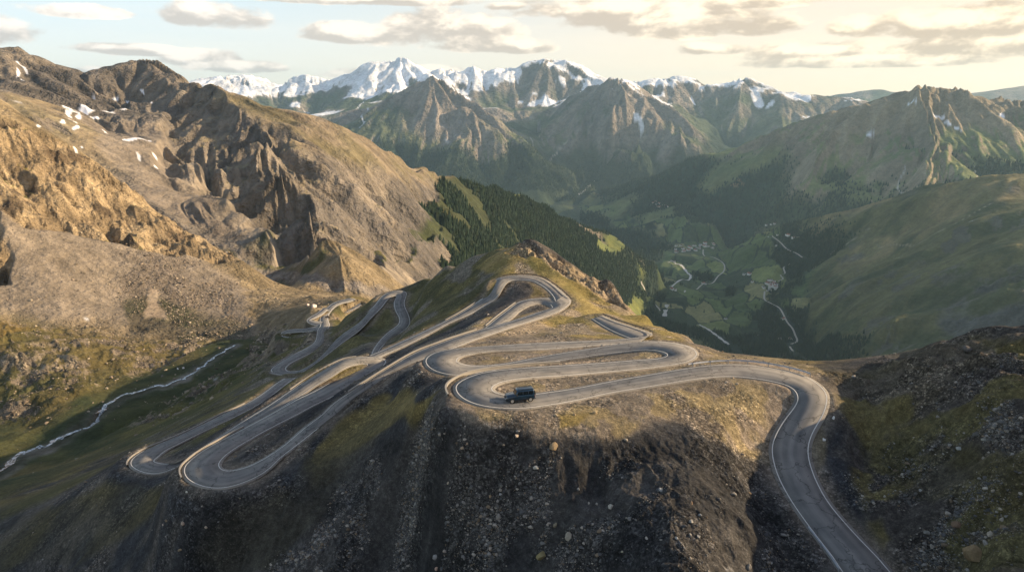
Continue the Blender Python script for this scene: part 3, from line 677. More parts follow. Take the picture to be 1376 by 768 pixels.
plat = poly([(560,470),(600,462),(700,448),(800,446),(900,455),(970,470),(1060,488),(1110,500),(1122,540),(1100,580),(1075,620),(1060,600),(1040,620),(1000,600),(940,590),(880,575),(800,578),(700,582),(640,580),(600,566),(578,545),(590,520),(565,500)], 90, 215, 7)
paint(rsl, (.088,.074,.055), (.055,.048,.042), n2, 1)
paint(rsl*sstep(.05, .3, fbm(X, Y, 8, 731, 4)), (.10,.082,.036), (.075,.066,.032), n1, .5)
paint(plat, (.125,.105,.082), (.195,.16,.122), n1, .9)
paint(plat*sstep(.02, .22, fbm(X, Y, 7, 721, 4))*.7, (.19,.15,.075), (.15,.12,.06), n2, .5)
for sp in ([(470,560),(500,535),(540,528),(560,540),(520,575),(470,600),(440,612),(450,585)], [(690,376),(745,372),(735,392),(700,396)], [(640,486),(720,478),(700,486),(650,490)], [(735,548),(780,545),(775,560),(740,568)]):
    paint(poly(sp, 100, 300, 4), (.135,.105,.042), (.10,.082,.036), n1, .4)
for sp in ([(1160,575),(1230,585),(1330,590),(1400,600),(1400,660),(1320,665),(1260,655),(1220,640),(1190,610)], [(1040,484),(1100,486),(1180,478),(1240,465),(1180,495),(1100,500)], [(1300,442),(1345,440),(1335,452),(1305,455)]):
    paint(poly(sp, 70, 200, 9)*(.35+.65*n1), (.085,.07,.032), (.06,.052,.027), n2, .6)
for sp in ([(0,690),(150,655),(240,655),(200,700),(80,768),(-50,800),(-100,720)], [(300,768),(400,640),(430,600),(470,590),(430,660),(360,768)], [(400,640),(500,560),(560,545),(540,560),(430,680),(330,768),(280,768)]):
    paint(poly(sp, 110, 300, 9)*(.25+.75*n2), (.058,.050,.027), (.08,.068,.034), n1, .5)
# loose shoulder beside the asphalt
paint(np.clip(1-np.abs(ONROAD-.8)/2.6, 0, 1)*nearm*.75, (.13,.11,.085), (.18,.145,.11), n1, .6)
def line(pts_, w, r0, r1, c0, c1, wob=.5):
    for (a_, b_) in zip(pts_[:-1], pts_[1:]):
        dx, dy = b_[0]-a_[0], b_[1]-a_[1]; l_ = math.hypot(dx, dy); nx, ny = -dy/l_*w, dx/l_*w
        paint(sstep(.2, .8, poly([(a_[0]+nx, a_[1]+ny), (b_[0]+nx, b_[1]+ny), (b_[0]-nx, b_[1]-ny), (a_[0]-nx, a_[1]-ny)], r0, r1, .9, wob)), c0, c1, n1, .1)
line([(1216,172),(1213,184),(1209,190),(1207,202),(1211,212),(1205,222),(1208,236),(1217,252)], .9, 5600, 7600, (.55,.52,.50), (.42,.38,.34))
line([(1318,205),(1312,222),(1308,235)], .7, 5000, 7600, (.4,.37,.33), (.3,.27,.24))
line([(490,128),(488,140),(483,152),(490,160),(482,168)], .8, 9800, 17000, (.7,.7,.72), (.6,.6,.63))
line([(776,178),(764,192),(752,203),(745,210)], .7, 9800, 17000, (.42,.38,.34), (.32,.29,.25))
line([(719,178),(719,190)], .9, 9800, 17000, (.5,.48,.46), (.4,.37,.33))
line([(1073,418),(1084,426),(1092,436),(1100,446)], .45, 3000, 5200, (.3,.27,.21), (.25,.22,.17))
line([(1168,300),(1140,318),(1105,330),(1085,345)], .4, 3000, 6200, (.26,.23,.17), (.2,.18,.13))
line([(1330,262),(1270,290),(1215,312),(1180,318)], .4, 3000, 6200, (.26,.22,.15), (.2,.18,.13))
line([(196,350),(250,345),(300,352)], .1, 500, 900, (.2,.17,.13), (.2,.17,.13))
FOREST *= 1-CM
STK = np.zeros(X.shape, np.float32); gx_, gy_ = blur(gx_, 6), blur(gy_, 6)
for (r0_, r1_, lam_, a_) in ((40, 480, 3.2, .08), (40, 480, 9, .1), (480, 1280, 9, .16), (480, 1280, 30, .2), (1280, 6000, 34, .16), (1280, 6000, 110, .2), (6000, 33000, 300, .2)):
    i0, i1 = np.searchsorted(LR, math.log(r0_)), np.searchsorted(LR, math.log(r1_))
    STK[i0:i1] += a_*gully(X[i0:i1], Y[i0:i1], gx_[i0:i1], gy_[i0:i1], lam_, 5151)*sstep(.15, .45, SLOPE[i0:i1])
snowy = (COL.min(-1) > .5)
COL = COL*(1+np.where(snowy, 0, STK)*(.35+.65*ROCK))[..., None]
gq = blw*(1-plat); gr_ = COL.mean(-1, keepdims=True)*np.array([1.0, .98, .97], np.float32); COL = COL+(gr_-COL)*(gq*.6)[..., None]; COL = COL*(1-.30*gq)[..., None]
ROCK = ROCK*np.where(RRf < 480, .30+.70*sstep(-.22, .18, fbm(X, Y, 6.5, 743, 4)), 1).astype(np.float32)
bed = BM*(.35+.65*n1); COL = lerp(COL, (.17,.155,.13), bed); COL = np.clip(COL, 0, .9).astype(np.float32)
NA, NB = n1, n2
print('colours', time.time()-T0)

# ------------------------------------------------------------------ materials
def new_mat(name, rough=.9):
    m = bpy.data.materials.new(name); m.use_nodes = True
    nt = m.node_tree; b = nt.nodes['Principled BSDF']
    b.inputs['Roughness'].default_value = rough
    b.inputs['Specular IOR Level'].default_value = .15
    return m, nt, b
def flat_mat(name, col, rough=.7, spec=.3, metal=0, var=.15, scale=3.0):
    m, nt, b = new_mat(name, rough)
    b.inputs['Specular IOR Level'].default_value = spec; b.inputs['Metallic'].default_value = metal
    tc = nt.nodes.new('ShaderNodeTexCoord'); nz = nt.nodes.new('ShaderNodeTexNoise'); nz.inputs['Scale'].default_value = scale; nz.inputs['Detail'].default_value = 5
    nt.links.new(tc.outputs['Object'], nz.inputs['Vector'])
    mx = nt.nodes.new('ShaderNodeMixRGB'); mx.inputs[1].default_value = (*[c*(1-var) for c in col], 1); mx.inputs[2].default_value = (*[min(1, c*(1+var)) for c in col], 1)
    nt.links.new(nz.outputs['Fac'], mx.inputs[0]); nt.links.new(mx.outputs[0], b.inputs['Base Color'])
    return m
def terrain_mat(name, scales, bump):
    m, nt, b = new_mat(name, .95)
    L = nt.links; N = nt.nodes
    at = N.new('ShaderNodeAttribute'); at.attribute_name = 'Col'
    geo = N.new('ShaderNodeNewGeometry')
    prev = at.outputs['Color']; hts = []
    for i, (sc, amt) in enumerate(scales):
        nz = N.new('ShaderNodeTexNoise'); nz.inputs['Scale'].default_value = 1.0/sc; nz.inputs['Detail'].default_value = 6; nz.inputs['Roughness'].default_value = .62
        L.new(geo.outputs['Position'], nz.inputs['Vector'])
        mr = N.new('ShaderNodeMapRange'); mr.inputs['From Min'].default_value = .3; mr.inputs['From Max'].default_value = .7
        mr.inputs['To Min'].default_value = 1-amt; mr.inputs['To Max'].default_value = 1+amt; mr.clamp = False
        L.new(nz.outputs['Fac'], mr.inputs['Value'])
        mu = N.new('ShaderNodeVectorMath'); mu.operation = 'SCALE'
        L.new(prev, mu.inputs[0]); L.new(mr.outputs['Result'], mu.inputs['Scale'])
        prev = mu.outputs[0]; hts.append((nz.outputs['Fac'], sc))
    L.new(prev, b.inputs['Base Color'])
    last = None
    rk = N.new('ShaderNodeAttribute'); rk.attribute_name = 'Rock'
    for h, sc in hts:
        bp = N.new('ShaderNodeBump'); bp.inputs['Distance'].default_value = sc*bump
        mm = N.new('ShaderNodeMath'); mm.operation = 'MULTIPLY_ADD'; mm.inputs[1].default_value = .75; mm.inputs[2].default_value = .2
        L.new(rk.outputs['Fac'], mm.inputs[0]); L.new(mm.outputs[0], bp.inputs['Strength'])
        L.new(h, bp.inputs['Height'])
        if last: L.new(last, bp.inputs['Normal'])
        last = bp.outputs['Normal']
    L.new(last, b.inputs['Normal'])
    return m
def add_gravel(m, cells_):
    nt = m.node_tree; N_ = nt.nodes; L_ = nt.links; b_ = N_['Principled BSDF']
    src = b_.inputs['Base Color'].links[0].from_socket; nrm = b_.inputs['Normal'].links[0].from_socket
    geo_ = N_.new('ShaderNodeNewGeometry'); rk_ = N_.new('ShaderNodeAttribute'); rk_.attribute_name = 'Rock'
    for (size, amt, hgt) in cells_:
        v_ = N_.new('ShaderNodeTexVoronoi'); v_.inputs['Scale'].default_value = 1/size; v_.inputs['Randomness'].default_value = 1
        nn = N_.new('ShaderNodeTexNoise'); nn.inputs['Scale'].default_value = .8/size; ad_ = N_.new('ShaderNodeVectorMath'); ad_.operation = 'MULTIPLY_ADD'; ad_.inputs[1].default_value = (size*.8,)*3
        L_.new(geo_.outputs['Position'], nn.inputs['Vector']); L_.new(nn.outputs['Color'], ad_.inputs[0]); L_.new(geo_.outputs['Position'], ad_.inputs[2]); L_.new(ad_.outputs[0], v_.inputs['Vector'])
        sp = N_.new('ShaderNodeSeparateXYZ'); L_.new(v_.outputs['Color'], sp.inputs[0])
        pw_ = N_.new('ShaderNodeMath'); pw_.operation = 'POWER'; pw_.inputs[1].default_value = 3.2; L_.new(sp.outputs['X'], pw_.inputs[0])
        mr = N_.new('ShaderNodeMapRange'); mr.inputs['To Min'].default_value = 1-amt*.42; mr.inputs['To Max'].default_value = 1+amt*1.9; L_.new(pw_.outputs[0], mr.inputs['Value'])
        mx_ = N_.new('ShaderNodeMix'); mx_.data_type = 'FLOAT'; mx_.inputs['A'].default_value = 1; L_.new(rk_.outputs['Fac'], mx_.inputs['Factor']); L_.new(mr.outputs['Result'], mx_.inputs['B'])
        sc__ = N_.new('ShaderNodeVectorMath'); sc__.operation = 'SCALE'; L_.new(src, sc__.inputs[0]); L_.new(mx_.outputs['Result'], sc__.inputs['Scale']); src = sc__.outputs[0]
        bp = N_.new('ShaderNodeBump'); bp.invert = True; bp.inputs['Distance'].default_value = hgt; L_.new(rk_.outputs['Fac'], bp.inputs['Strength']); L_.new(v_.outputs['Distance'], bp.inputs['Height']); L_.new(nrm, bp.inputs['Normal']); nrm = bp.outputs['Normal']
    L_.new(src, b_.inputs['Base Color']); L_.new(nrm, b_.inputs['Normal'])
M_NEAR = terrain_mat('stony_ground', ((.22,.42),(1.1,.38),(7,.25)), .45)
add_gravel(M_NEAR, ((.30, .8, .10), (.85, .42, .22)))
M_MID = terrain_mat('mountain_rock', ((3,.22),(14,.25),(60,.18)), .4)
add_gravel(M_MID, ((1.6, .12, .35), (6, .12, 1.6)))
M_FAR = terrain_mat('far_mountain_rock', ((14,.2),(60,.25),(260,.2)), .4)
M_XFAR = terrain_mat('distant_mountain_rock', ((60,.2),(240,.25),(900,.15)), .4)

def np_mesh(name, verts, faces, mats, parent=None, smooth_=True, attrs=None, matidx=None):
    """faces: (n,3|4) array"""
    me = bpy.data.meshes.new(name)
    nv = len(verts); nf, k = faces.shape
    me.vertices.add(nv); me.vertices.foreach_set('co', np.ascontiguousarray(verts, np.float32).ravel())
    me.loops.add(nf*k); me.loops.foreach_set('vertex_index', np.ascontiguousarray(faces, np.int32).ravel())
    me.polygons.add(nf); me.polygons.foreach_set('loop_start', np.arange(0, nf*k, k, dtype=np.int32))
    me.polygons.foreach_set('use_smooth', np.full(nf, smooth_))
    if matidx is not None: me.polygons.foreach_set('material_index', np.ascontiguousarray(matidx, np.int32))
    if not isinstance(mats, (list, tuple)): mats = [mats]
    for m in mats: me.materials.append(m)
    for an, arr in (attrs or {}).items():
        if arr.ndim == 2:
            at = me.attributes.new(an, 'FLOAT_COLOR', 'POINT')
            at.data.foreach_set('color', np.concatenate([arr, np.ones((nv, 1))], 1).astype(np.float32).ravel())
        else:
            at = me.attributes.new(an, 'FLOAT', 'POINT'); at.data.foreach_set('value', arr.astype(np.float32))
    me.update(calc_edges=True)
    o = bpy.data.objects.new(name, me); C.objects.link(o)
    if parent: o.parent = parent
    return o
def tag(o, label=None, cat=None, group=None, kind=None):
    if label: o['label'] = label
    if cat: o['category'] = cat
    if group: o['group'] = group
    if kind: o['kind'] = kind
    return o
idx = (np.arange(NR-1)[:, None]*NT+np.arange(NT-1)[None]).astype(np.int64)
reg = np.zeros((NR-1, NT-1), np.int8)
rq = RRf[:-1, :-1]; uq = U[:-1, :-1]
reg[(rq > 470)] = 1
reg[(rq > 1230)] = 2
reg[(rq > 1230) & ((uq > 905) | ((uq > 780) & (rq > 5000)))] = 3
reg[(rq > 6100) & (uq > 780)] = 4
reg[(rq > 9750)] = 5
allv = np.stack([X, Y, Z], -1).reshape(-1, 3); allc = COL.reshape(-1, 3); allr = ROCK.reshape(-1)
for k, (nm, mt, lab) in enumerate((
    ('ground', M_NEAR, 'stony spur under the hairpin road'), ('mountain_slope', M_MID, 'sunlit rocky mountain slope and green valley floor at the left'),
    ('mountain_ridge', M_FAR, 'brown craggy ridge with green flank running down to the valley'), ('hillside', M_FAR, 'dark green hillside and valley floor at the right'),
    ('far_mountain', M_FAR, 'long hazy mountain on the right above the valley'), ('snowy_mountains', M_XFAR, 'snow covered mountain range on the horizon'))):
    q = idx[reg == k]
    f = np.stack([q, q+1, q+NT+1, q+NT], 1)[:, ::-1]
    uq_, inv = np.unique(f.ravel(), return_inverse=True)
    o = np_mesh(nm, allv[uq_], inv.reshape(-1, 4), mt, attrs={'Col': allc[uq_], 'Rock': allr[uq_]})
    o['kind'] = 'structure'; o['label'] = lab; o['category'] = 'terrain'
print('terrain meshes', time.time()-T0)

# ------------------------------------------------------------------ roads
M_ASPH, nt, b = new_mat('worn_asphalt', .85)
def ribbon(name, pl, pr, mat, zoff, parent=None, thick=0.0):
    """pl, pr: (n,3) left and right edge"""
    n_ = len(pl)
    v = np.concatenate([pl, pr]); v[:, 2] += zoff
    i = np.arange(n_-1)
    f = np.stack([i, i+n_, i+n_+1, i+1], 1)
    s = np.cumsum(np.r_[0, np.hypot(*(pl[1:, :2]-pl[:-1, :2]).T)])
    if thick:
        v2 = v.copy(); v2[:, 2] -= thick
        v = np.concatenate([v, v2]); m = 2*n_
        f = np.concatenate([f, np.stack([i, i+1, i+1+m, i+m], 1), np.stack([i+n_, i+n_+m, i+n_+1+m, i+n_+1], 1)])
    a = np.zeros((len(v), 3)); q = np.tile(s, len(v)//n_); a[:, 0] = q
    acr = np.r_[np.zeros(n_), np.ones(n_)]; a[:, 1] = np.tile(acr, len(v)//(2*n_))
    # face winding: make the top face up
    e1 = v[f[0][1]]-v[f[0][0]]; e2 = v[f[0][2]]-v[f[0][0]]
    if np.cross(e1, e2)[2] < 0: f = f[:, ::-1]
    return np_mesh(name, v, f, mat, parent, attrs={'Along': a})
N = nt.nodes; Lk = nt.links
at = N.new('ShaderNodeAttribute'); at.attribute_name = 'Along'
sx = N.new('ShaderNodeSeparateXYZ'); Lk.new(at.outputs['Vector'], sx.inputs[0])
cb = N.new('ShaderNodeCombineXYZ')
m1 = N.new('ShaderNodeMath'); m1.operation = 'MULTIPLY'; m1.inputs[1].default_value = .04; Lk.new(sx.outputs['X'], m1.inputs[0]); Lk.new(m1.outputs[0], cb.inputs['X'])
m2 = N.new('ShaderNodeMath'); m2.operation = 'MULTIPLY'; m2.inputs[1].default_value = 3.5; Lk.new(sx.outputs['Y'], m2.inputs[0]); Lk.new(m2.outputs[0], cb.inputs['Y'])
n1 = N.new('ShaderNodeTexNoise'); n1.inputs['Scale'].default_value = 1.6; n1.inputs['Detail'].default_value = 5; Lk.new(cb.outputs[0], n1.inputs['Vector'])
geo = N.new('ShaderNodeNewGeometry')
n2 = N.new('ShaderNodeTexNoise'); n2.inputs['Scale'].default_value = .35; n2.inputs['Detail'].default_value = 8; Lk.new(geo.outputs['Position'], n2.inputs['Vector'])
vor = N.new('ShaderNodeTexVoronoi'); vor.feature = 'DISTANCE_TO_EDGE'; vor.inputs['Scale'].default_value = .16; 
nw = N.new('ShaderNodeTexNoise'); nw.inputs['Scale'].default_value = .5; nw.inputs['Detail'].default_value = 4; Lk.new(geo.outputs['Position'], nw.inputs['Vector'])
va = N.new('ShaderNodeVectorMath'); va.operation = 'MULTIPLY_ADD'; va.inputs[1].default_value = (5, 5, 5); Lk.new(nw.outputs['Color'], va.inputs[0]); Lk.new(geo.outputs['Position'], va.inputs[2]); Lk.new(va.outputs[0], vor.inputs['Vector'])
r1 = N.new('ShaderNodeValToRGB'); r1.color_ramp.elements[0].position = .3; r1.color_ramp.elements[0].color = (.105, .104, .102, 1); r1.color_ramp.elements[1].position = .7; r1.color_ramp.elements[1].color = (.235, .222, .205, 1)
ad = N.new('ShaderNodeMath'); ad.operation = 'MULTIPLY_ADD'; ad.inputs[1].default_value = .6; Lk.new(n1.outputs['Fac'], ad.inputs[0])
ad2 = N.new('ShaderNodeMath'); ad2.operation = 'MULTIPLY_ADD'; ad2.inputs[1].default_value = .5; Lk.new(n2.outputs['Fac'], ad2.inputs[0])
tr1 = N.new('ShaderNodeMath'); tr1.operation = 'MULTIPLY'; tr1.inputs[1].default_value = 8*PI; Lk.new(sx.outputs['Y'], tr1.inputs[0])
tr2 = N.new('ShaderNodeMath'); tr2.operation = 'COSINE'; Lk.new(tr1.outputs[0], tr2.inputs[0])
tr3 = N.new('ShaderNodeMath'); tr3.operation = 'MULTIPLY_ADD'; tr3.inputs[1].default_value = .055; tr3.inputs[2].default_value = -.06; Lk.new(tr2.outputs[0], tr3.inputs[0]); Lk.new(tr3.outputs[0], ad2.inputs[2]); Lk.new(ad2.outputs[0], ad.inputs[2])
Lk.new(ad.outputs[0], r1.inputs['Fac'])
# dusty verge: paler towards both edges
ab = N.new('ShaderNodeMath'); ab.operation = 'SUBTRACT'; ab.inputs[1].default_value = .5; Lk.new(sx.outputs['Y'], ab.inputs[0])
ab2 = N.new('ShaderNodeMath'); ab2.operation = 'ABSOLUTE'; Lk.new(ab.outputs[0], ab2.inputs[0])
mr = N.new('ShaderNodeMapRange'); mr.inputs['From Min'].default_value = .33; mr.inputs['From Max'].default_value = .5; mr.inputs['To Max'].default_value = .5; Lk.new(ab2.outputs[0], mr.inputs['Value'])
mxd = N.new('ShaderNodeMixRGB'); mxd.inputs[2].default_value = (.26, .235, .20, 1); Lk.new(mr.outputs['Result'], mxd.inputs[0]); Lk.new(r1.outputs['Color'], mxd.inputs[1])
cr = N.new('ShaderNodeMapRange'); cr.inputs['From Min'].default_value = 0; cr.inputs['From Max'].default_value = .025; cr.inputs['To Min'].default_value = .42; cr.inputs['To Max'].default_value = 1; Lk.new(vor.outputs['Distance'], cr.inputs['Value'])
mu = N.new('ShaderNodeVectorMath'); mu.operation = 'SCALE'; Lk.new(mxd.outputs[0], mu.inputs[0]); Lk.new(cr.outputs['Result'], mu.inputs['Scale']); Lk.new(mu.outputs[0], b.inputs['Base Color'])
b.inputs['Specular IOR Level'].default_value = .25
M_PAINT = flat_mat('road_paint', (.55,.53,.49), .7, .3, 0, .25, 2.0)
rp = {}
for k, Q in ROAD3.items():
    Lp = np.stack([Q[:, 0], Q[:, 1], Q[:, 4]], 1); Rp = np.stack([Q[:, 2], Q[:, 3], Q[:, 4]], 1)
    w = np.hypot(*(Lp-Rp)[:, :2].T)[:, None]
    d = (Rp-Lp)/w
    # the painted lines stand a little inside the asphalt edge
    ext = .55 if k in 'ACDE' else .4
    zr_ = {'A':0,'C':0,'D':.012,'E':.0,'L':0,'I':.012,'J':.02,'K':.01}[k]
    o = ribbon('road', Lp-d*ext, Rp+d*ext, M_ASPH, zr_, thick=.35)
    o['kind'] = 'structure'; rp[k] = (Lp, Rp, d, w)
    lw = .16 if k in 'AC' else .18
    for s_, (e, dr_) in enumerate(((Lp, d), (Rp, -d))):
        rr_ = np.hypot(e[:, 0], e[:, 1])[:, None]
        W = lw+np.clip(rr_-150, 0, 500)*.0004
        if k == 'D' and s_ == 1: continue
        ribbon('edge_line', e, e+dr_*W, M_PAINT, zr_+.014+ (0.0), parent=o)

#@@THINGS_BEGIN
from mathutils import Vector
# ------------------------------------------------------------------ water and lanes on the valley floors
M_FOAM = flat_mat('foaming_stream_water', (.27,.285,.30), .2, .5, 0, .95, 1.1)
nt = M_FOAM.node_tree; b = nt.nodes['Principled BSDF']
nz = nt.nodes.new('ShaderNodeTexNoise'); nz.inputs['Scale'].default_value = .55; nz.inputs['Detail'].default_value = 8; nz.inputs['Roughness'].default_value = .7
gp = nt.nodes.new('ShaderNodeNewGeometry'); nt.links.new(gp.outputs['Position'], nz.inputs['Vector'])
rmp = nt.nodes.new('ShaderNodeValToRGB'); rmp.color_ramp.elements[0].position = .44; rmp.color_ramp.elements[0].color = (.05, .06, .055, 1); rmp.color_ramp.elements[1].position = .58; rmp.color_ramp.elements[1].color = (.60, .62, .64, 1)
nt.links.new(nz.outputs['Fac'], rmp.inputs['Fac']); nt.links.new(rmp.outputs['Color'], b.inputs['Base Color'])
M_GRAVEL = flat_mat('pale_river_gravel', (.48,.46,.42), .8, .2, 0, .3, .03)
M_LANE = flat_mat('pale_lane_surface', (.40,.37,.32), .85, .2, 0, .15, .02)
for k, (q, w, dp) in STREAMS.items():
    t = np.gradient(q[:, :2], axis=0); t /= np.hypot(t[:, 0], t[:, 1])[:, None]+1e-9; nn_ = np.stack([-t[:, 1], t[:, 0]], 1)
    l = q.copy(); r = q.copy(); l[:, :2] += nn_*w[:, None]/2; r[:, :2] -= nn_*w[:, None]/2
    rr_ = np.hypot(q[:, 0], q[:, 1])
    l[:, 2] += rr_*.0002; r[:, 2] += rr_*.0002
    if k.startswith('river'):
        o = ribbon('river', l, r, M_FOAM if k in ('river_a', 'river_pond') else M_GRAVEL, .03)
    else: o = ribbon('valley_road', l, r, M_LANE, .03)
    o['kind'] = 'structure'

# ------------------------------------------------------------------ stones
def ico(sub):
    bm = bmesh.new(); bmesh.ops.create_icosphere(bm, subdivisions=sub, radius=1)
    v = np.array([x.co[:] for x in bm.verts], np.float32); f = np.array([[q.index for q in p.verts] for p in bm.faces]); bm.free()
    return v, f
IV1, IF1 = ico(1); IV2, IF2 = ico(2)
def rock_shape(base, seed, cuts=7, rough_=.12):
    r_ = np.random.default_rng(seed); v = base.copy()
    for _ in range(cuts):                               # plane cuts give broken facets
        n_ = r_.normal(size=3); n_ /= np.linalg.norm(n_); c_ = r_.uniform(.45, .8)
        d = v @ n_; v = v-np.outer(np.maximum(d-c_, 0), n_)*.92
    v *= 1+r_.normal(size=(len(v), 1))*rough_*.5
    v *= r_.uniform(.65, 1.2, 3)
    return v.astype(np.float32)
M_STONE, nt, b = new_mat('weathered_stone', .9)
at = nt.nodes.new('ShaderNodeAttribute'); at.attribute_name = 'Tint'
tcn = nt.nodes.new('ShaderNodeNewGeometry'); nz = nt.nodes.new('ShaderNodeTexNoise'); nz.inputs['Scale'].default_value = 4; nz.inputs['Detail'].default_value = 5; nt.links.new(tcn.outputs['Position'], nz.inputs['Vector'])
mr_ = nt.nodes.new('ShaderNodeMapRange'); mr_.inputs['To Min'].default_value = .55; mr_.inputs['To Max'].default_value = 1.45; nt.links.new(nz.outputs['Fac'], mr_.inputs['Value'])
sc_ = nt.nodes.new('ShaderNodeVectorMath'); sc_.operation = 'SCALE'; nt.links.new(at.outputs['Color'], sc_.inputs[0]); nt.links.new(mr_.outputs[0], sc_.inputs['Scale']); nt.links.new(sc_.outputs[0], b.inputs['Base Color'])
def scatter(name, label, mask, count, r0, r1, smin, smax, pw, palette, nvar=12, sink=.35):
    i0, i1 = np.searchsorted(LR, math.log(r0)), np.searchsorted(LR, math.log(r1))
    area = (RRf[i0:i1]**2*np.gradient(LR)[i0:i1, None]*np.gradient(TH)[None])
    area = np.where(np.abs(THg) < .72, area, 0)
    # show more of them where they are near: equal chance per seen area
    p = (mask[i0:i1]*area/RRf[i0:i1]**.8).ravel().astype(float); p /= p.sum()
    ii = rng.choice(len(p), count, p=p)
    a, b_ = ii//NT+i0, ii % NT
    th = TH[b_]+rng.uniform(-.0008, .0008, count); lr = LR[a]+rng.uniform(-.002, .002, count)
    x = np.exp(lr)*np.sin(th); y = np.exp(lr)*np.cos(th); z = Zat(x, y)
    sz = smin*(rng.random(count)*(1-(smin/smax)**pw)+(smin/smax)**pw)**(-1/pw)*1.0
    sz = np.clip(sz, smin, smax)
    vs, fs, cs = [], [], []; off = 0
    shapes = [rock_shape(IV1, 900+i, 10, .16) for i in range(nvar)]
    var = rng.integers(0, nvar, count); ang = rng.uniform(0, 2*PI, count)
    pal_ = np.array(palette); pc = pal_[rng.integers(0, len(pal_), count)]*rng.uniform(.7, 1.3, (count, 1))
    nv = len(IV1)
    for k_ in range(nvar):
        m_ = np.where(var == k_)[0]
        if not len(m_): continue
        c_, s_ = np.cos(ang[m_])[:, None], np.sin(ang[m_])[:, None]
        bx, by, bz = shapes[k_].T
        px = (bx*c_-by*s_)*sz[m_, None]+x[m_, None]; py = (bx*s_+by*c_)*sz[m_, None]+y[m_, None]; pz = bz*sz[m_, None]*.75+z[m_, None]+sz[m_, None]*(.5-sink)
        v_ = np.stack([px, py, pz], -1).reshape(-1, 3)
        vs.append(v_); fs.append((IF1[None]+np.arange(len(m_))[:, None, None]*nv).reshape(-1, 3)+off); off += len(v_)
        cs.append(np.repeat(pc[m_], nv, 0))
    o = np_mesh(name, np.concatenate(vs), np.concatenate(fs), M_STONE, smooth_=False, attrs={'Tint': np.concatenate(cs)})
    o['kind'] = 'stuff'; o['label'] = label; o['category'] = 'stones'
    return o
offroad = (ONROAD > 1.2).astype(np.float32)
st_mask = offroad*(sstep(.35, .9, ROCK))*(.12+NA**2)*(.25+NB)
below = poly([(560,570),(640,590),(760,590),(900,600),(1000,640),(1090,700),(1130,790),(560,790),(380,790),(480,650)], 70, 170, 25, .5)
rightS = poly([(1120,500),(1376,440),(1500,440),(1500,800),(1200,800),(1110,620)], 60, 170, 12, .5)
band = poly([(440,720),(560,690),(700,640),(850,640),(760,720),(700,790),(400,790)], 70, 160, 20, .8)
band2 = poly([(300,768),(390,650),(450,600),(560,590),(480,700),(420,790),(300,790)], 70, 180, 20, .8)
scatter('scree_stones', 'loose grey and tan stones strewn over the near slopes', st_mask*(.2+1.6*below+1.4*rightS+4*band+2*band2)*(.15+sstep(-.15,.3,fbm(X,Y,5,881,3))), 46000, 62, 250, .06, .60, 1.9,
        ((.14,.135,.125),(.22,.205,.185),(.10,.10,.098),(.28,.25,.21),(.075,.075,.078),(.17,.13,.09),(.09,.088,.085)))
scatter('slope_stones', 'broken rocks lying on the left valley side and scree', ((RRf > 380)*(sstep(.3, .8, ROCK)*NA+.04)).astype(np.float32)*(.25+1.2*dark_scree+1.0*humm+.5*screeL)*(U < 560), 16000, 385, 1050, .35, 2.6, 2.0,
        ((.17,.14,.10),(.24,.19,.14),(.12,.10,.08),(.30,.25,.18)))
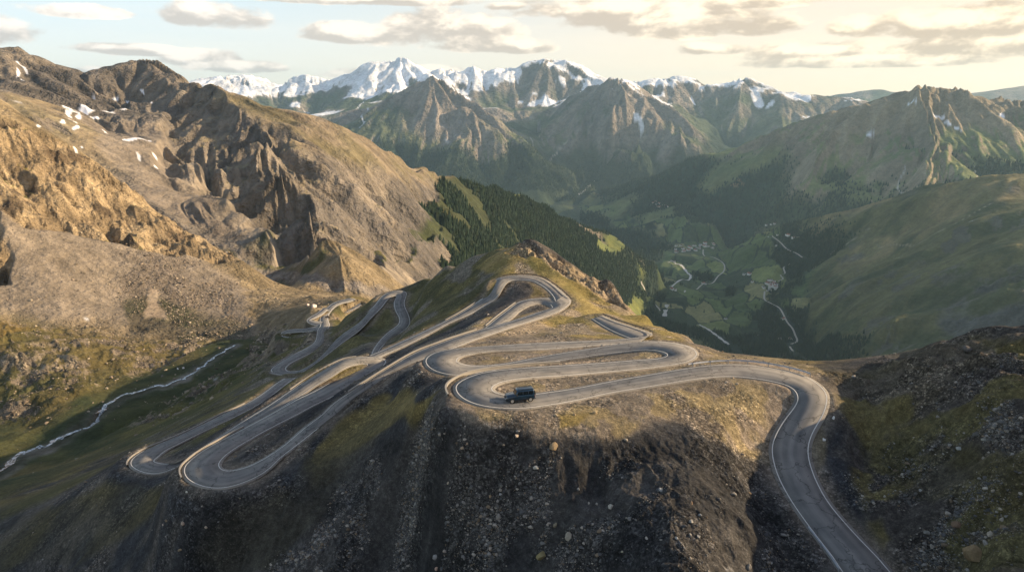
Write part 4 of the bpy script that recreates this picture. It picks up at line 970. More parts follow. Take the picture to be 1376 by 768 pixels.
BOULD = [  # u, v, width in photo pixels, tint, tall, label
 (744,602,15,(.24,.18,.11),1.1,'tan boulder stuck in the bank just below the gravel shoulder of the car bend'),
 (720,629,9,(.40,.38,.34),1.1,'pale round boulder on dark scree below the car bend'),
 (694,586,9,(.42,.34,.26),.7,'long pale slab at the brow right under the car bend'),
 (764,722,15,(.30,.27,.22),1.0,'grey lumpy boulder in the dark gully bottom below the bend'),
 (727,748,19,(.24,.20,.10),1.1,'large lichen yellow boulder at the bottom edge of the photo'),
 (821,681,10,(.33,.31,.27),1.0,'pale oval boulder on the slope above the dark gully'),
 (799,555,9,(.38,.29,.17),.8,'golden stone on the gravel verge right of the car'),
 (1284,706,14,(.19,.13,.09),1.3,'reddish brown boulder on the dark slope right of the road'),
 (1307,748,38,(.22,.16,.09),.9,'biggest ochre boulder in the lower right corner'),
 (1331,718,15,(.32,.28,.22),.6,'long pale slab above the big ochre boulder'),
 (1107,591,8,(.62,.62,.60),.8,'white stone beside the road on the outside of the bend'),
 (1120,562,5,(.62,.62,.60),1.2,'small upright white stone beside the bend'),
 (1289,603,12,(.30,.30,.27),.6,'flat grey boulder on the grassy right slope'),
 (587,764,8,(.42,.28,.21),.9,'pinkish boulder at the bottom edge among the stones'),
 (585,749,13,(.26,.25,.24),.8,'grey flat boulder just above the pinkish one'),
 (246,703,9,(.42,.32,.24),.7,'pale tan stone on the brown slope below the lowest bend'),
 (772,557,6,(.36,.27,.17),.8,None),(747,558,6,(.42,.33,.22),.9,None),(627.5,596,6,(.34,.25,.17),.8,None),(621,602,7,(.33,.25,.17),.7,None),(598,741,9,(.33,.27,.22),.8,None),(654,732,7,(.30,.28,.26),1.0,None),
 (646,694,7,(.27,.22,.16),.9,None),(888,658,10,(.26,.26,.25),.6,None),(869,723,6,(.36,.34,.31),1.0,None),(841,591,7,(.30,.26,.21),.8,None),(672,664,6,(.33,.33,.32),.9,None),(602,649,5,(.36,.30,.24),1.0,None),
 (677,598,4.5,(.40,.30,.20),1.0,None),(659,667,5,(.33,.24,.15),1.4,None),(777,657,6,(.22,.22,.21),.8,None),(802,677,6,(.30,.28,.25),.9,None),(909,723,6,(.30,.30,.30),1.0,None),(836,741,5,(.38,.35,.25),.9,None),
 (791,676,5,(.34,.32,.28),1.2,None),(746,706,8,(.20,.17,.12),1.2,None),(1322,591,9,(.26,.25,.21),.6,None),(1237,659,6,(.34,.33,.30),.9,None),(1334,659,7,(.30,.26,.20),.6,None),(1245,716,11,(.18,.17,.15),.9,None),
 (1344,684,8,(.34,.29,.22),.6,None),(986,664,9,(.24,.22,.19),.8,None),(938,721,9,(.22,.22,.21),.8,None),(929,677,5,(.36,.24,.15),1.5,None),(929,701,8,(.24,.23,.21),.7,None),(941,692,7,(.25,.25,.24),.7,None),
 (1006,762,14,(.24,.22,.19),.7,None),(277,708,7,(.40,.32,.24),.6,None),(251,661,5,(.5,.48,.42),.9,None),(242,739,7,(.25,.19,.12),.9,None),(219,705,5,(.45,.36,.28),.9,None),(735,640,4,(.3,.28,.25),.9,None),
 (985,508,5,(.36,.28,.20),.7,None),(991,516,6,(.38,.30,.22),.6,None),(976,514,5,(.45,.38,.30),.6,None),(1300,470,14,(.12,.11,.10),.9,None),(1232,520,8,(.25,.2,.13),.6,None),(1260,560,8,(.22,.2,.17),.6,None)]
bmes = []
for k_ in range(8):
    v_ = rock_shape(IV2, 50+k_, 9, .07)
    o = np_mesh('boulder', v_, IF2, M_STONE, smooth_=False, attrs={'Tint': np.ones((len(v_), 3))*.3}); bmes.append(o)
def tinted(me_src, tint):
    me = me_src.copy(); at_ = me.attributes['Tint']; at_.data.foreach_set('color', np.tile(np.array([*tint, 1.], np.float32), len(me.vertices))); return me
tcache = {}
for n_, (u, v, w, tint, tall, lab) in enumerate(BOULD):
    x, y, z = pick(u, v, 60, 330)
    R_ = w/F*y*1.0/2*1.15
    src = bmes[n_ % 8]
    o = src if n_ < 8 else src.copy()
    o.data = tinted(src.data, tint)
    if n_ >= 8: C.objects.link(o)
    o.location = (x, y, z+R_*.25*tall); o.scale = (R_, R_*.85, R_*.8*tall); o.rotation_euler = (rng.uniform(-.3, .3), rng.uniform(-.3, .3), rng.uniform(0, 6.28) if w > 10 else rng.uniform(-.4, .4))
    where = 'on the gravel verge beside the road' if v < 566 and u < 1100 else ('on the dark slope right of the road' if u > 1130 else ('on the brown slope below the lower left bend' if u < 300 else ('in the gully beside the descending road' if u > 900 else 'on the scree slope below the car bend')))
    tone = 'pale' if tint[0] > .33 else ('grey' if tint[0]-tint[2] < .06 else 'brown')
    tag(o, lab or ('%s boulder lying %s' % (tone, where)), 'boulder', 'boulders lying '+where)
for (u, v, w, tint, lab, cnt) in ((422.5,410,11,(.66,.53,.46),'larger pale pink boulder by the far switchback', 1), (414,408.5,5.5,(.66,.53,.46),'smaller pale pink boulder left of the big pink one', 1), (239,494.5,4,(.6,.58,.54),'white rock near the stream, left of a matching one', 1), (246.5,493.5,4.5,(.6,.58,.54),'white rock near the stream, right of a matching one', 1)):
    x, y, z = pick(u, v+w*.3, 380, 900); R_ = w/F*y/2
    o = bmes[cnt % 8].copy(); o.data = tinted(bmes[(cnt+int(u)) % 8].data, tint); C.objects.link(o)
    o.location = (x, y, z+R_*.35); o.scale = (R_, R_, R_*.9); tag(o, lab, 'boulder')
print('stones', time.time()-T0)

# ------------------------------------------------------------------ conifers
def tree_shape(sides, tiers, seed):
    r_ = np.random.default_rng(seed); vs, fs = [], []
    for t in range(tiers):
        z0 = .08+t/tiers*.75; z1 = min(1.0, z0+1.25/tiers+.12); rad = .19*(1-t/tiers*.72)
        i0 = len(vs); a0 = r_.uniform(0, 6)
        for k_ in range(sides):
            a = a0+2*PI*k_/sides; q = rad*r_.uniform(.75, 1.2); vs.append((q*math.cos(a), q*math.sin(a), z0+r_.uniform(-.03, .03)))
        vs.append((r_.uniform(-.01, .01), 0, z1 if t < tiers-1 else 1.0))
        for k_ in range(sides): fs.append((i0+k_, i0+(k_+1) % sides, i0+sides))
    return np.array(vs, np.float32), np.array(fs)
M_LEAF, nt, b = new_mat('conifer_foliage', .9)
at = nt.nodes.new('ShaderNodeAttribute'); at.attribute_name = 'Tint'; nt.links.new(at.outputs['Color'], b.inputs['Base Color'])
def forest(name, label, mask, count, r0, r1, hmin, hmax, sides, tiers):
    i0, i1 = np.searchsorted(LR, math.log(r0)), np.searchsorted(LR, math.log(r1))
    area = (RRf[i0:i1]**2*np.gradient(LR)[i0:i1, None]*np.gradient(TH)[None])
    area = np.where(np.abs(THg) < .70, area, 0)
    p = (mask[i0:i1]*area/RRf[i0:i1]**.5).ravel().astype(float); tot = (mask[i0:i1]*area).sum(); p /= p.sum()
    print(name, 'area km2', tot/1e6)
    ii = rng.choice(len(p), count, p=p); a, b_ = ii//NT+i0, ii % NT
    th = TH[b_]+rng.uniform(-.0007, .0007, count); lr = LR[a]+rng.uniform(-.002, .002, count)
    x = np.exp(lr)*np.sin(th); y = np.exp(lr)*np.cos(th); z = Zat(x, y)
    h_ = rng.uniform(hmin, hmax, count)*(.75+.5*rng.random(count)); wd = h_*rng.uniform(.9, 1.35, count)
    shp = [tree_shape(sides, tiers, 40+k_) for k_ in range(6)]; var = rng.integers(0, 6, count)
    tint = np.array((.020,.034,.018))*rng.uniform(.65, 1.5, (count, 1))+np.array((.012,.008,0))*(rng.random((count, 1)) > .85)
    vs, fs, cs = [], [], []; off = 0
    for k_ in range(6):
        m_ = np.where(var == k_)[0]; V_, F_ = shp[k_]; nv = len(V_)
        v_ = np.stack([V_[:, 0]*wd[m_, None]+x[m_, None], V_[:, 1]*wd[m_, None]+y[m_, None], V_[:, 2]*h_[m_, None]+z[m_, None]-1.5], -1).reshape(-1, 3)
        vs.append(v_); fs.append((F_[None]+np.arange(len(m_))[:, None, None]*nv).reshape(-1, 3)+off); off += len(v_); cs.append(np.repeat(tint[m_], nv, 0))
    o = np_mesh(name, np.concatenate(vs), np.concatenate(fs), M_LEAF, smooth_=False, attrs={'Tint': np.concatenate(cs)})
    o['kind'] = 'stuff'; o['label'] = label; o['category'] = 'forest'
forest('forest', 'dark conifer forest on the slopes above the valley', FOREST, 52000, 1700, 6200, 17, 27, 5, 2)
forest('far_forest', 'distant conifer forest on the hazy mountain sides', FARWOOD*(RRf < 11500), 45000, 6000, 11500, 26, 42, 4, 1)
print('forest', time.time()-T0)
# ------------------------------------------------------------------ single conifers in the fields
M_TRUNK = flat_mat('conifer_bark', (.09,.065,.045), .9)
tv, tf = tree_shape(9, 5, 3); tv = tv*np.array([26, 26, 24])
tr0 = bpy.data.objects.new('conifer', None); C.objects.link(tr0)
np_mesh('crown', tv, tf, M_LEAF, tr0, smooth_=False, attrs={'Tint': np.tile(np.array([[.022,.038,.02]]), (len(tv), 1))})
a_ = np.arange(6)*PI/3; tk = np.concatenate([np.stack([np.cos(a_)*.5, np.sin(a_)*.5, a_*0-1], 1), np.stack([np.cos(a_)*.2, np.sin(a_)*.2, a_*0+14], 1)])
np_mesh('trunk', tk, np.array([(i, (i+1) % 6, 6+(i+1) % 6, 6+i) for i in range(6)]), M_TRUNK, tr0)
spots = [(1031,434),(1036,441),(1062,443),(1027,436),(1067,447),(1022,425),(1033,458),(1052,462),(1012,452),(1080,466),(993,440),(1001,423),(985,412),(1012,398),(1020,404),(1070,405),(1085,392),(1102,378),(1060,385),(990,380),(1008,372),(1000,386),(930,400),(940,404),(952,408),(935,414),(965,402),(975,398),(946,420),(918,408)]
for n_, (u, v) in enumerate(spots):
    x, y, z = pick(u, v, 2600)
    o = tr0 if n_ == 0 else tr0.copy()
    if n_: 
        C.objects.link(o)
        for ch in list(tr0.children): c = ch.copy(); C.objects.link(c); c.parent = o
    o.location = (x, y, z); s_ = rng.uniform(.7, 1.15); o.scale = (s_, s_, s_); o.rotation_euler = (0, 0, rng.uniform(0, 6))
    tag(o, 'dark conifer standing alone in the fields of the valley floor', 'tree', 'single conifers in the valley fields')

# ------------------------------------------------------------------ houses
def prism_house(L_, W_, Hh, Rr):
    v = np.array([(-L_/2,-W_/2,-3),(L_/2,-W_/2,-3),(L_/2,W_/2,-3),(-L_/2,W_/2,-3),(-L_/2,-W_/2,Hh),(L_/2,-W_/2,Hh),(L_/2,W_/2,Hh),(-L_/2,W_/2,Hh),(-L_/2,0,Hh+Rr),(L_/2,0,Hh+Rr)], float)
    return v, [(0,1,5,4),(1,2,6,9,5),(2,3,7,6),(3,0,4,8,7),(4,5,9,8),(6,7,8,9)]
def py_mesh(name, v, f, mat, parent=None):
    me = bpy.data.meshes.new(name); me.from_pydata([tuple(map(float, q)) for q in v], [], f); me.materials.append(mat); me.update()
    o = bpy.data.objects.new(name, me); C.objects.link(o); o.parent = parent; return o
def boxes(name, lst, mat, parent, bevel=0, seg=2):
    """several boxes (centre, size) joined in one mesh"""
    bm = bmesh.new()
    for (c_, s_) in lst:
        r_ = bmesh.ops.create_cube(bm, size=1)
        for q in r_['verts']: q.co = Vector((q.co.x*s_[0]+c_[0], q.co.y*s_[1]+c_[1], q.co.z*s_[2]+c_[2]))
    if bevel: bmesh.ops.bevel(bm, geom=bm.edges[:], offset=bevel, segments=seg, affect='EDGES', clamp_overlap=True)
    me = bpy.data.meshes.new(name); bm.to_mesh(me); bm.free(); me.materials.append(mat)
    if bevel:
        for p_ in me.polygons: p_.use_smooth = True
    o = bpy.data.objects.new(name, me); C.objects.link(o); o.parent = parent; return o
M_WALLW = flat_mat('white_render', (.80,.77,.72), .8, .2, 0, .06, .1); M_GLASSD = flat_mat('dark_window_glass', (.03,.035,.04), .2, .5)
ROOFS = [flat_mat('brown_roof', (.16,.09,.07), .8), flat_mat('grey_roof', (.22,.21,.21), .7), flat_mat('red_roof', (.30,.12,.08), .8)]
def house(kind):
    L_, W_, Hh, Rr = ((17,11,7,3.6), (13,10,5.5,3.2), (22,12,8,4))[kind]
    r_ = bpy.data.objects.new('house', None); C.objects.link(r_)
    v, f = prism_house(L_, W_, Hh, Rr); py_mesh('wall', v, f, M_WALLW, r_)
    e = .9; t = .35; k_ = (Rr)/(W_/2)
    rv = []; 
    for sx_ in (-1, 1):
        for (yy, zz) in ((-(W_/2+e), Hh-e*k_), (0, Hh+Rr), (W_/2+e, Hh-e*k_)):
            rv.append((sx_*(L_/2+e), yy, zz+.05)); rv.append((sx_*(L_/2+e), yy, zz+.05+t))
    rf = [(0,6,8,2),(1,3,9,7),(2,8,10,4),(3,5,11,9),(0,2,3,1),(2,4,5,3),(6,7,9,8),(8,9,11,10),(0,1,7,6),(4,10,11,5)]
    py_mesh('roof', rv, rf, ROOFS[kind], r_)
    for sy in (-1, 1):
        for k__ in range(3):
            boxes('window', [((-L_/2+L_*(k__+.5)/3, sy*(W_/2+.03), Hh*.55), (1.6, .12, 1.7))], M_GLASSD, r_)
    boxes('door', [((L_*.0+1.2+L_/6, -(W_/2+.04), 1.0), (1.3, .14, 2.1))], ROOFS[0], r_)
    return r_
protos = [house(0), house(1), house(2)]; used_p = [False]*3
def clone(root):
    c = root.copy(); C.objects.link(c)
    for ch in root.children: d_ = ch.copy(); C.objects.link(d_); d_.parent = c
    return c
RC = ('brown', 'grey', 'red')
def place_house(u, v, grp, where, sc1=1.0):
    k_ = int(rng.integers(0, 3)); x, y, z = pick(u, v, 2500)
    if used_p[k_]: o = clone(protos[k_])
    else: o = protos[k_]; used_p[k_] = True
    o.location = (x, y, z); s_ = rng.uniform(1.1, 1.6)*sc1; o.scale = (s_, s_, s_); o.rotation_euler = (0, 0, rng.choice([.2, .5, 1.7, 2.0])+rng.uniform(-.2, .2))
    tag(o, 'white walled house with a %s roof %s' % (RC[k_], where), 'house', grp)
for n_ in range(26):
    t = rng.normal(size=2); place_house(1037+t[0]*5.0, 384+t[1]*3.2, 'houses of the village on the terrace', 'in the village on the terrace above the lane')
for n_ in range(30):
    q = rng.random(); u = 906+q*54; place_house(u, 336-q*7+rng.normal()*2.4, 'houses of the village on the valley floor', 'in the long village on the valley floor', 1.15)
for (u, v) in ((878,273),(882,275),(886,274),(890,276),(894,277),(885,279),(881,271),(898,278)): place_house(u, v, 'houses of the hamlet on the far slope', 'in the hamlet on the far green slope', 1.3)
for (u, v) in ((1030,303),(1036,302),(1045,316),(1060,317),(1066,320),(1072,319),(1044,331),(1041,301),(1057,316)): place_house(u, v, 'farmhouses beside the lane on the right slope', 'beside the lane high on the right slope')
for (u, v) in ((1052,429),(1011,379),(975,429),(945,381),(948,382),(1062,456),(1048,456),(903,389),(907,390),(902,351),(906,352),(1007,369),(1000,369)): place_house(u, v, 'lone houses in the fields', 'standing apart in the valley fields')
print('houses', time.time()-T0)

# ------------------------------------------------------------------ parapets and guard rails along the roads
M_CONC = flat_mat('pale_parapet_concrete', (.28,.26,.23), .8, .2, 0, .12, .6)
M_STEEL = flat_mat('galvanised_steel', (.42,.44,.47), .45, .5, .6, .15, 2)
M_RUST = flat_mat('dark_weathered_steel', (.10,.085,.075), .6, .4, .3, .2, 2)
def edge_path(key, side, pa, pb, off, rng_=None):
    Lp, Rp, d, w = rp[key]; e = Lp if side == 'L' else Rp; sg = -1 if side == 'L' else 1
    u, v = proj(e[:, 0], e[:, 1], e[:, 2])
    ia = int(np.argmin((u-pa[0])**2+(v-pa[1])**2)); ib = int(np.argmin((u-pb[0])**2+(v-pb[1])**2))
    i0, i1 = min(ia, ib), max(ia, ib)+1
    if key == 'A' and abs(pa[0]-606) < 1: i0, i1 = int(24.4*14), int(30.3*14)
    q = e[i0:i1]+d[i0:i1]*sg*off
    q = smooth(q, 3, 2)
    # resample evenly
    s_ = np.cumsum(np.r_[0, np.linalg.norm(q[1:]-q[:-1], axis=1)]); m_ = max(3, int(s_[-1]/1.0)); t = np.linspace(0, s_[-1], m_)
    return np.stack([np.interp(t, s_, q[:, k_]) for k_ in range(3)], 1)
def sweep(name, path, prof, mat, parent=None, smooth_=False):
    """prof: (across, up) closed outline"""
    t = np.gradient(path[:, :2], axis=0); t /= np.hypot(t[:, 0], t[:, 1])[:, None]+1e-9; nn_ = np.stack([-t[:, 1], t[:, 0], t[:, 0]*0], 1)
    m_ = len(prof); n_ = len(path)
    v = np.concatenate([path+nn_*a+np.array([0, 0, b_]) for a, b_ in prof])
    f = []
    i = np.arange(n_-1)
    for k_ in range(m_):
        k2 = (k_+1) % m_; f.append(np.stack([i+k_*n_, i+1+k_*n_, i+1+k2*n_, i+k2*n_], 1))
    o = np_mesh(name, v, np.concatenate(f), mat, parent, smooth_=smooth_)
    return o
def end_caps(o): return o
def parapet(key, side, pa, pb, off, label, hgt=.34, wd=.22):
    p_ = edge_path(key, side, pa, pb, off)
    base = p_[len(p_)//2].copy(); e = bpy.data.objects.new('parapet_wall', None); C.objects.link(e); e.location = base
    q = p_-base
    sweep('wall', q, [(-wd/2, -.35), (-wd/2, hgt-.1), (wd/2, hgt-.1), (wd/2, -.35)], M_CONC, e)
    sweep('coping', q, [(-wd/2-.06, hgt-.097), (-wd/2-.06, hgt), (wd/2+.06, hgt), (wd/2+.06, hgt-.097)], M_CONC, e)
    tag(e, label, 'parapet', 'pale parapets along the road edge')
def guard(key, side, pa, pb, off, label, mat, group, step=4):
    p_ = edge_path(key, side, pa, pb, off)
    base = p_[len(p_)//2].copy(); e = bpy.data.objects.new('guard_rail', None); C.objects.link(e); e.location = base
    q = p_-base
    sweep('rail', q, [(-.04, .45), (-.09, .53), (-.04, .60), (-.09, .68), (-.04, .76), (.0, .76), (-.05, .68), (0, .60), (-.05, .53), (0, .45)], mat, e)
    po = None
    for i in range(0, len(q), step):
        if po is None: po = boxes('post', [((0, 0, .2), (.12, .14, 1.05))], mat, e); c = po
        else: c = po.copy(); C.objects.link(c); c.parent = e
        c.location = q[i]+np.array([0.0, 0.0, 0.0])
    tag(e, label, 'guard rail', group)
parapet('C', 'R', (471,524), (642,445), .75, 'pale parapet along the long straight above the lower left bend')
parapet('D', 'R', (655,437), (692,405), .7, 'short pale parapet on the inner loop of the upper bend') if False else parapet('D', 'L', (655,437), (692,405), .7, 'short pale parapet on the inner loop of the upper bend')
parapet('E', 'L', (600,431), (640,408), .6, 'pale parapet on the upper bend where it runs down across the grass')
parapet('A', 'L', (606,526), (706,492), 1.9, 'curved pale parapet behind the bend with the car')
parapet('C', 'L', (246,645), (342,572), 1.0, 'pale parapet round the lowest large bend') if False else parapet('C', 'R', (246,645), (340,574), 1.1, 'x') if False else None
def parapet_near(key, pa, pb, off, label):
    Lp, Rp, d, w = rp[key]
    def dist(e):
        u, v = proj(e[:, 0], e[:, 1], e[:, 2]); return np.min((u-pa[0])**2+(v-pa[1])**2)+np.min((u-pb[0])**2+(v-pb[1])**2)
    parapet(key, 'L' if dist(Lp) < dist(Rp) else 'R', pa, pb, off, label)
parapet_near('C', (250,641), (332,573), .95, 'pale parapet round the outside of the lowest large bend')
parapet_near('C', (391,524), (478,479.5), .7, 'pale parapet on the rim of the bend below the straight')
parapet_near('C', (176,624), (333,541), .95, 'pale parapet round the far left bend')
parapet_near('I', (366,495), (395,475), .6, 'short pale parapet at the small bend beyond')
guard('A', 'L', (1090,713), (1133,768), .6, 'galvanised guard rail beside the road at the bottom edge', M_STEEL, 'guard rails along the hairpin road')
guard('A', 'R', (925,493), (1083,507), 1.1, 'low galvanised guard rail behind the wide right hand bend', M_STEEL, 'guard rails along the hairpin road')
guard('A', 'L', (829,432), (872,447), .8, 'x', M_RUST, 'x') if False else None
guard('A', 'R' if False else 'L', (808,424), (876,450), .5, 'dark guard rail on the ridge road that drops out of sight', M_RUST, 'guard rails along the hairpin road')
guard('E', 'L', (676,371), (765,401), .5, 'dark guard rail round the topmost bend', M_RUST, 'guard rails along the hairpin road')
print('rails', time.time()-T0)

# ------------------------------------------------------------------ the car
M_CAR, nt, b = new_mat('deep_blue_car_paint', .28); b.inputs['Base Color'].default_value = (.0025, .022, .048, 1); b.inputs['Metallic'].default_value = .35; b.inputs['Specular IOR Level'].default_value = .5; b.inputs['Coat Weight'].default_value = .6
M_GL, nt, b = new_mat('tinted_car_glass', .08); b.inputs['Base Color'].default_value = (.008, .012, .016, 1); b.inputs['Specular IOR Level'].default_value = .6
M_TYRE = flat_mat('tyre_rubber', (.02,.02,.02), .8); M_RIM = flat_mat('alloy_rim', (.55,.54,.52), .35, .5, .7, .05); M_BLK = flat_mat('black_plastic_trim', (.02,.02,.022), .6)
M_LAMP = flat_mat('headlight_glass', (.55,.58,.6), .15, .6, .2, .05); M_RED = flat_mat('rear_lamp_red', (.25,.02,.02), .3)
i_ = int(np.argmin((proj((rp['A'][0][:, 0]+rp['A'][1][:, 0])/2, (rp['A'][0][:, 1]+rp['A'][1][:, 1])/2, rp['A'][0][:, 2])[0]-700)**2+(proj((rp['A'][0][:, 0]+rp['A'][1][:, 0])/2, (rp['A'][0][:, 1]+rp['A'][1][:, 1])/2, rp['A'][0][:, 2])[1]-539)**2))
zc = rp['A'][0][i_, 2]
def on_plane(u, v, z):
    a, b_ = ray(u, v); D = z/b_; return Vector((float(a*D), float(D), float(z)))
pf, pr_ = on_plane(687.5, 542.0, zc), on_plane(713.5, 539.3, zc)
fwd = (pf-pr_).normalized(); print('wheelbase', (pf-pr_).length, 'car at', pf)
car = bpy.data.objects.new('off_road_car', None); C.objects.link(car)
side_ = Vector((-fwd.y, fwd.x, 0))
WB = 2.95; sc_c = (pf-pr_).length/WB*.94
near_mid = (pf+pr_)/2
# the near side wheels stand at near_mid; the car's middle is half a track farther from the viewer
sgn = 1 if side_.y > 0 else -1
car.location = near_mid+side_*sgn*.82*sc_c+Vector((0, 0, .03)); car.scale = (sc_c, sc_c, sc_c); car.rotation_euler = (0, 0, math.atan2(fwd.y, fwd.x))
def loft(name, secs, mat, parent, bev=.06):
    """secs: list of (x, [(y, z)...] half outline from bottom to top) mirrored in y"""
    bm = bmesh.new(); rings = []
    for (x, hp) in secs:
        ring = [bm.verts.new((x, y, z)) for (y, z) in hp]+[bm.verts.new((x, -y, z)) for (y, z) in reversed(hp)]
        rings.append(ring)
    n_ = len(rings[0])
    for a, b_ in zip(rings[:-1], rings[1:]):
        for k_ in range(n_): bm.faces.new((a[k_], a[(k_+1) % n_], b_[(k_+1) % n_], b_[k_]))
    bm.faces.new(rings[0][::-1]); bm.faces.new(rings[-1])
    bmesh.ops.recalc_face_normals(bm, faces=bm.faces[:])
    bmesh.ops.bevel(bm, geom=bm.edges[:], offset=bev, segments=2, affect='EDGES', clamp_overlap=True)
    me = bpy.data.meshes.new(name); bm.to_mesh(me); bm.free(); me.materials.append(mat)
    for p_ in me.polygons: p_.use_smooth = True
    o = bpy.data.objects.new(name, me); C.objects.link(o); o.parent = parent; return o
low = lambda w_, z0, z1: [(w_-.06, z0), (w_, z0+.15), (w_, z1-.12), (w_-.07, z1)]
body = loft('body', [(2.30, low(.80,.50,.98)), (2.22, low(.90,.45,1.10)), (1.9, low(.94,.42,1.15)), (.95, low(.95,.42,1.20)), (.85, low(.95,.42,1.22)), (-2.05, low(.95,.42,1.22)), (-2.18, low(.90,.48,1.18))], M_CAR, car, .03)
cab = lambda w0, w1, z1: [(w0, 1.15), (w0, 1.24), (w1, z1-.07), (w1-.10, z1)]
loft('roof_cabin', [(.98, [(.80,1.15),(.80,1.16),(.80,1.18),(.78,1.19)]), (.62, cab(.86,.72,1.93)), (.30, cab(.88,.74,2.0)), (-1.95, cab(.88,.74,2.0)), (-2.12, cab(.86,.72,1.92))], M_CAR, car, .03)
def quad_panel(name, pts4, th_, mat):
    p_ = [Vector(q) for q in pts4]; n_ = (p_[1]-p_[0]).cross(p_[3]-p_[0]).normalized()*th_
    v = [q for q in p_]+[q+n_ for q in p_]; return py_mesh(name, v, [(3,2,1,0),(4,5,6,7),(0,1,5,4),(1,2,6,5),(2,3,7,6),(3,0,4,7)], mat, car)
def yy(z): return .88+(.74-.88)*(z-1.24)/(1.93-1.24)+.012
for s_ in (-1, 1):
    for (xa, xb, xat) in ((.72,-.22,.47), (-.32,-1.10,-.32), (-1.2,-1.92,-1.2)):
        q = [(xa, s_*yy(1.30), 1.30), (xb, s_*yy(1.30), 1.30), (xb, s_*yy(1.80), 1.80), (xat, s_*yy(1.80), 1.80)]
        quad_panel('window', q if s_ < 0 else q[::-1], .02, M_GL)
quad_panel('windscreen', [(.955,-.70,1.27),(.955,.70,1.27),(.668,.62,1.86),(.668,-.62,1.86)], .03, M_GL)
quad_panel('rear_window', [(-2.135,.62,1.32),(-2.135,-.62,1.32),(-2.135,-.58,1.80),(-2.135,.58,1.80)], .02, M_GL)
boxes('bumper', [((2.32,0,.56),(.16,1.80,.20))], M_BLK, car, .03); boxes('rear_bumper', [((-2.24,0,.55),(.14,1.80,.18))], M_BLK, car, .03)
boxes('grille', [((2.305,0,.84),(.05,.95,.22))], M_BLK, car)
boxes('roof_rails', [((-.8,.62,2.05),(2.3,.05,.06)),((-.8,-.62,2.05),(2.3,.05,.06))], M_BLK, car)
boxes('sill_step', [((0,.98,.40),(1.7,.16,.06)),((0,-.98,.40),(1.7,.16,.06))], M_BLK, car)
def cyl(name, r0, wdt, mat, parent, axis='Y', n_=20, bev=.0, loc=(0,0,0)):
    bm = bmesh.new(); bmesh.ops.create_cone(bm, segments=n_, radius1=r0, radius2=r0, depth=wdt, cap_ends=True)
    if bev: bmesh.ops.bevel(bm, geom=[e for e in bm.edges if len(e.link_faces) == 2 and e.calc_face_angle(0) > 1], offset=bev, segments=2, affect='EDGES')
    me = bpy.data.meshes.new(name); bm.to_mesh(me); bm.free(); me.materials.append(mat)
    for p_ in me.polygons: p_.use_smooth = len(p_.vertices) == 4
    o = bpy.data.objects.new(name, me); C.objects.link(o); o.parent = parent; o.location = loc
    o.rotation_euler = (PI/2, 0, 0) if axis == 'Y' else (0, PI/2, 0); return o
boxes('number_plate', [((2.41, 0, .60), (.02, .46, .11))], flat_mat('plate_white', (.7,.7,.68), .4), car)
for s_ in (-1, 1):
    for xw in (WB/2, -WB/2):
        w_ = cyl('wheel', .42, .28, M_TYRE, car, 'Y', 24, .06, (xw, s_*.82, .42))
        cyl('rim', .25, .30, M_RIM, w_, 'Z', 14, .0, (0, 0, 0)).rotation_euler = (0, 0, 0)
        # flared arch over the wheel
        ar = []; fa = []
        ks = 11
        for k_ in range(ks):
            a = PI*k_/(ks-1)
            for (rr2, yo) in ((.47, .93), (.56, .93), (.56, 1.03), (.47, 1.03)): ar.append((xw+rr2*math.cos(a), s_*yo, .44+rr2*math.sin(a)))
        for k_ in range(ks-1):
            for j_ in range(4): fa.append((k_*4+j_, k_*4+(j_+1) % 4, k_*4+4+(j_+1) % 4, k_*4+4+j_))
        py_mesh('wheel_arch', ar, fa, M_CAR, car)
    cyl('headlight', .13, .06, M_LAMP, car, 'X', 16, 0, (2.31, s_*.64, .88))
    boxes('rear_light', [((-2.19, s_*.84, .95), (.05, .12, .26))], M_RED, car)
    boxes('door_mirror', [((.72, s_*1.03, 1.32), (.14, .22, .20))], M_BLK, car, .03)
sw = cyl('spare_wheel', .40, .26, M_TYRE, car, 'X', 24, .06, (-2.34, 0, 1.08)); r_ = cyl('rim', .24, .28, M_RIM, sw, 'Z', 14); r_.rotation_euler = (0, 0, 0)
tag(car, 'deep blue off-road car with spare wheel driving on the hairpin bend', 'car')
#@@THINGS_END
# ------------------------------------------------------------------ camera, light, air, render settings
cam = bpy.data.cameras.new('camera'); co = bpy.data.objects.new('camera', cam); C.objects.link(co)
co.location = (0, 0, 0); co.rotation_euler = (PI/2-PITCH, 0, 0)
cam.sensor_width = 36; cam.lens = F/1376*36; cam.clip_start = 1; cam.clip_end = 100000
bpy.context.scene.camera = co
SUN_EL, SUN_AZ = math.radians(21.5), math.radians(83)   # azimuth clockwise from the view direction
sd_ = bpy.data.lights.new('sun', 'SUN'); so = bpy.data.objects.new('sun', sd_); C.objects.link(so)
sd_.energy = 5.0; sd_.angle = math.radians(.6); sd_.color = (1, .765, .49)
from mathutils import Vector
sdir = Vector((math.sin(SUN_AZ)*math.cos(SUN_EL), math.cos(SUN_AZ)*math.cos(SUN_EL), math.sin(SUN_EL)))
so.rotation_euler = sdir.to_track_quat('Z', 'Y').to_euler()
world = bpy.data.worlds.new('World'); bpy.context.scene.world = world; world.use_nodes = True
wn = world.node_tree; bg = wn.nodes['Background']
sky = wn.nodes.new('ShaderNodeTexSky'); sky.sky_type = 'NISHITA'; sky.sun_disc = False
sky.sun_elevation = SUN_EL; sky.sun_rotation = SUN_AZ; sky.altitude = 2500; sky.air_density = 1.0; sky.dust_density = 2.0
wn.links.new(sky.outputs[0], bg.inputs['Color']); bg.inputs['Strength'].default_value = .10
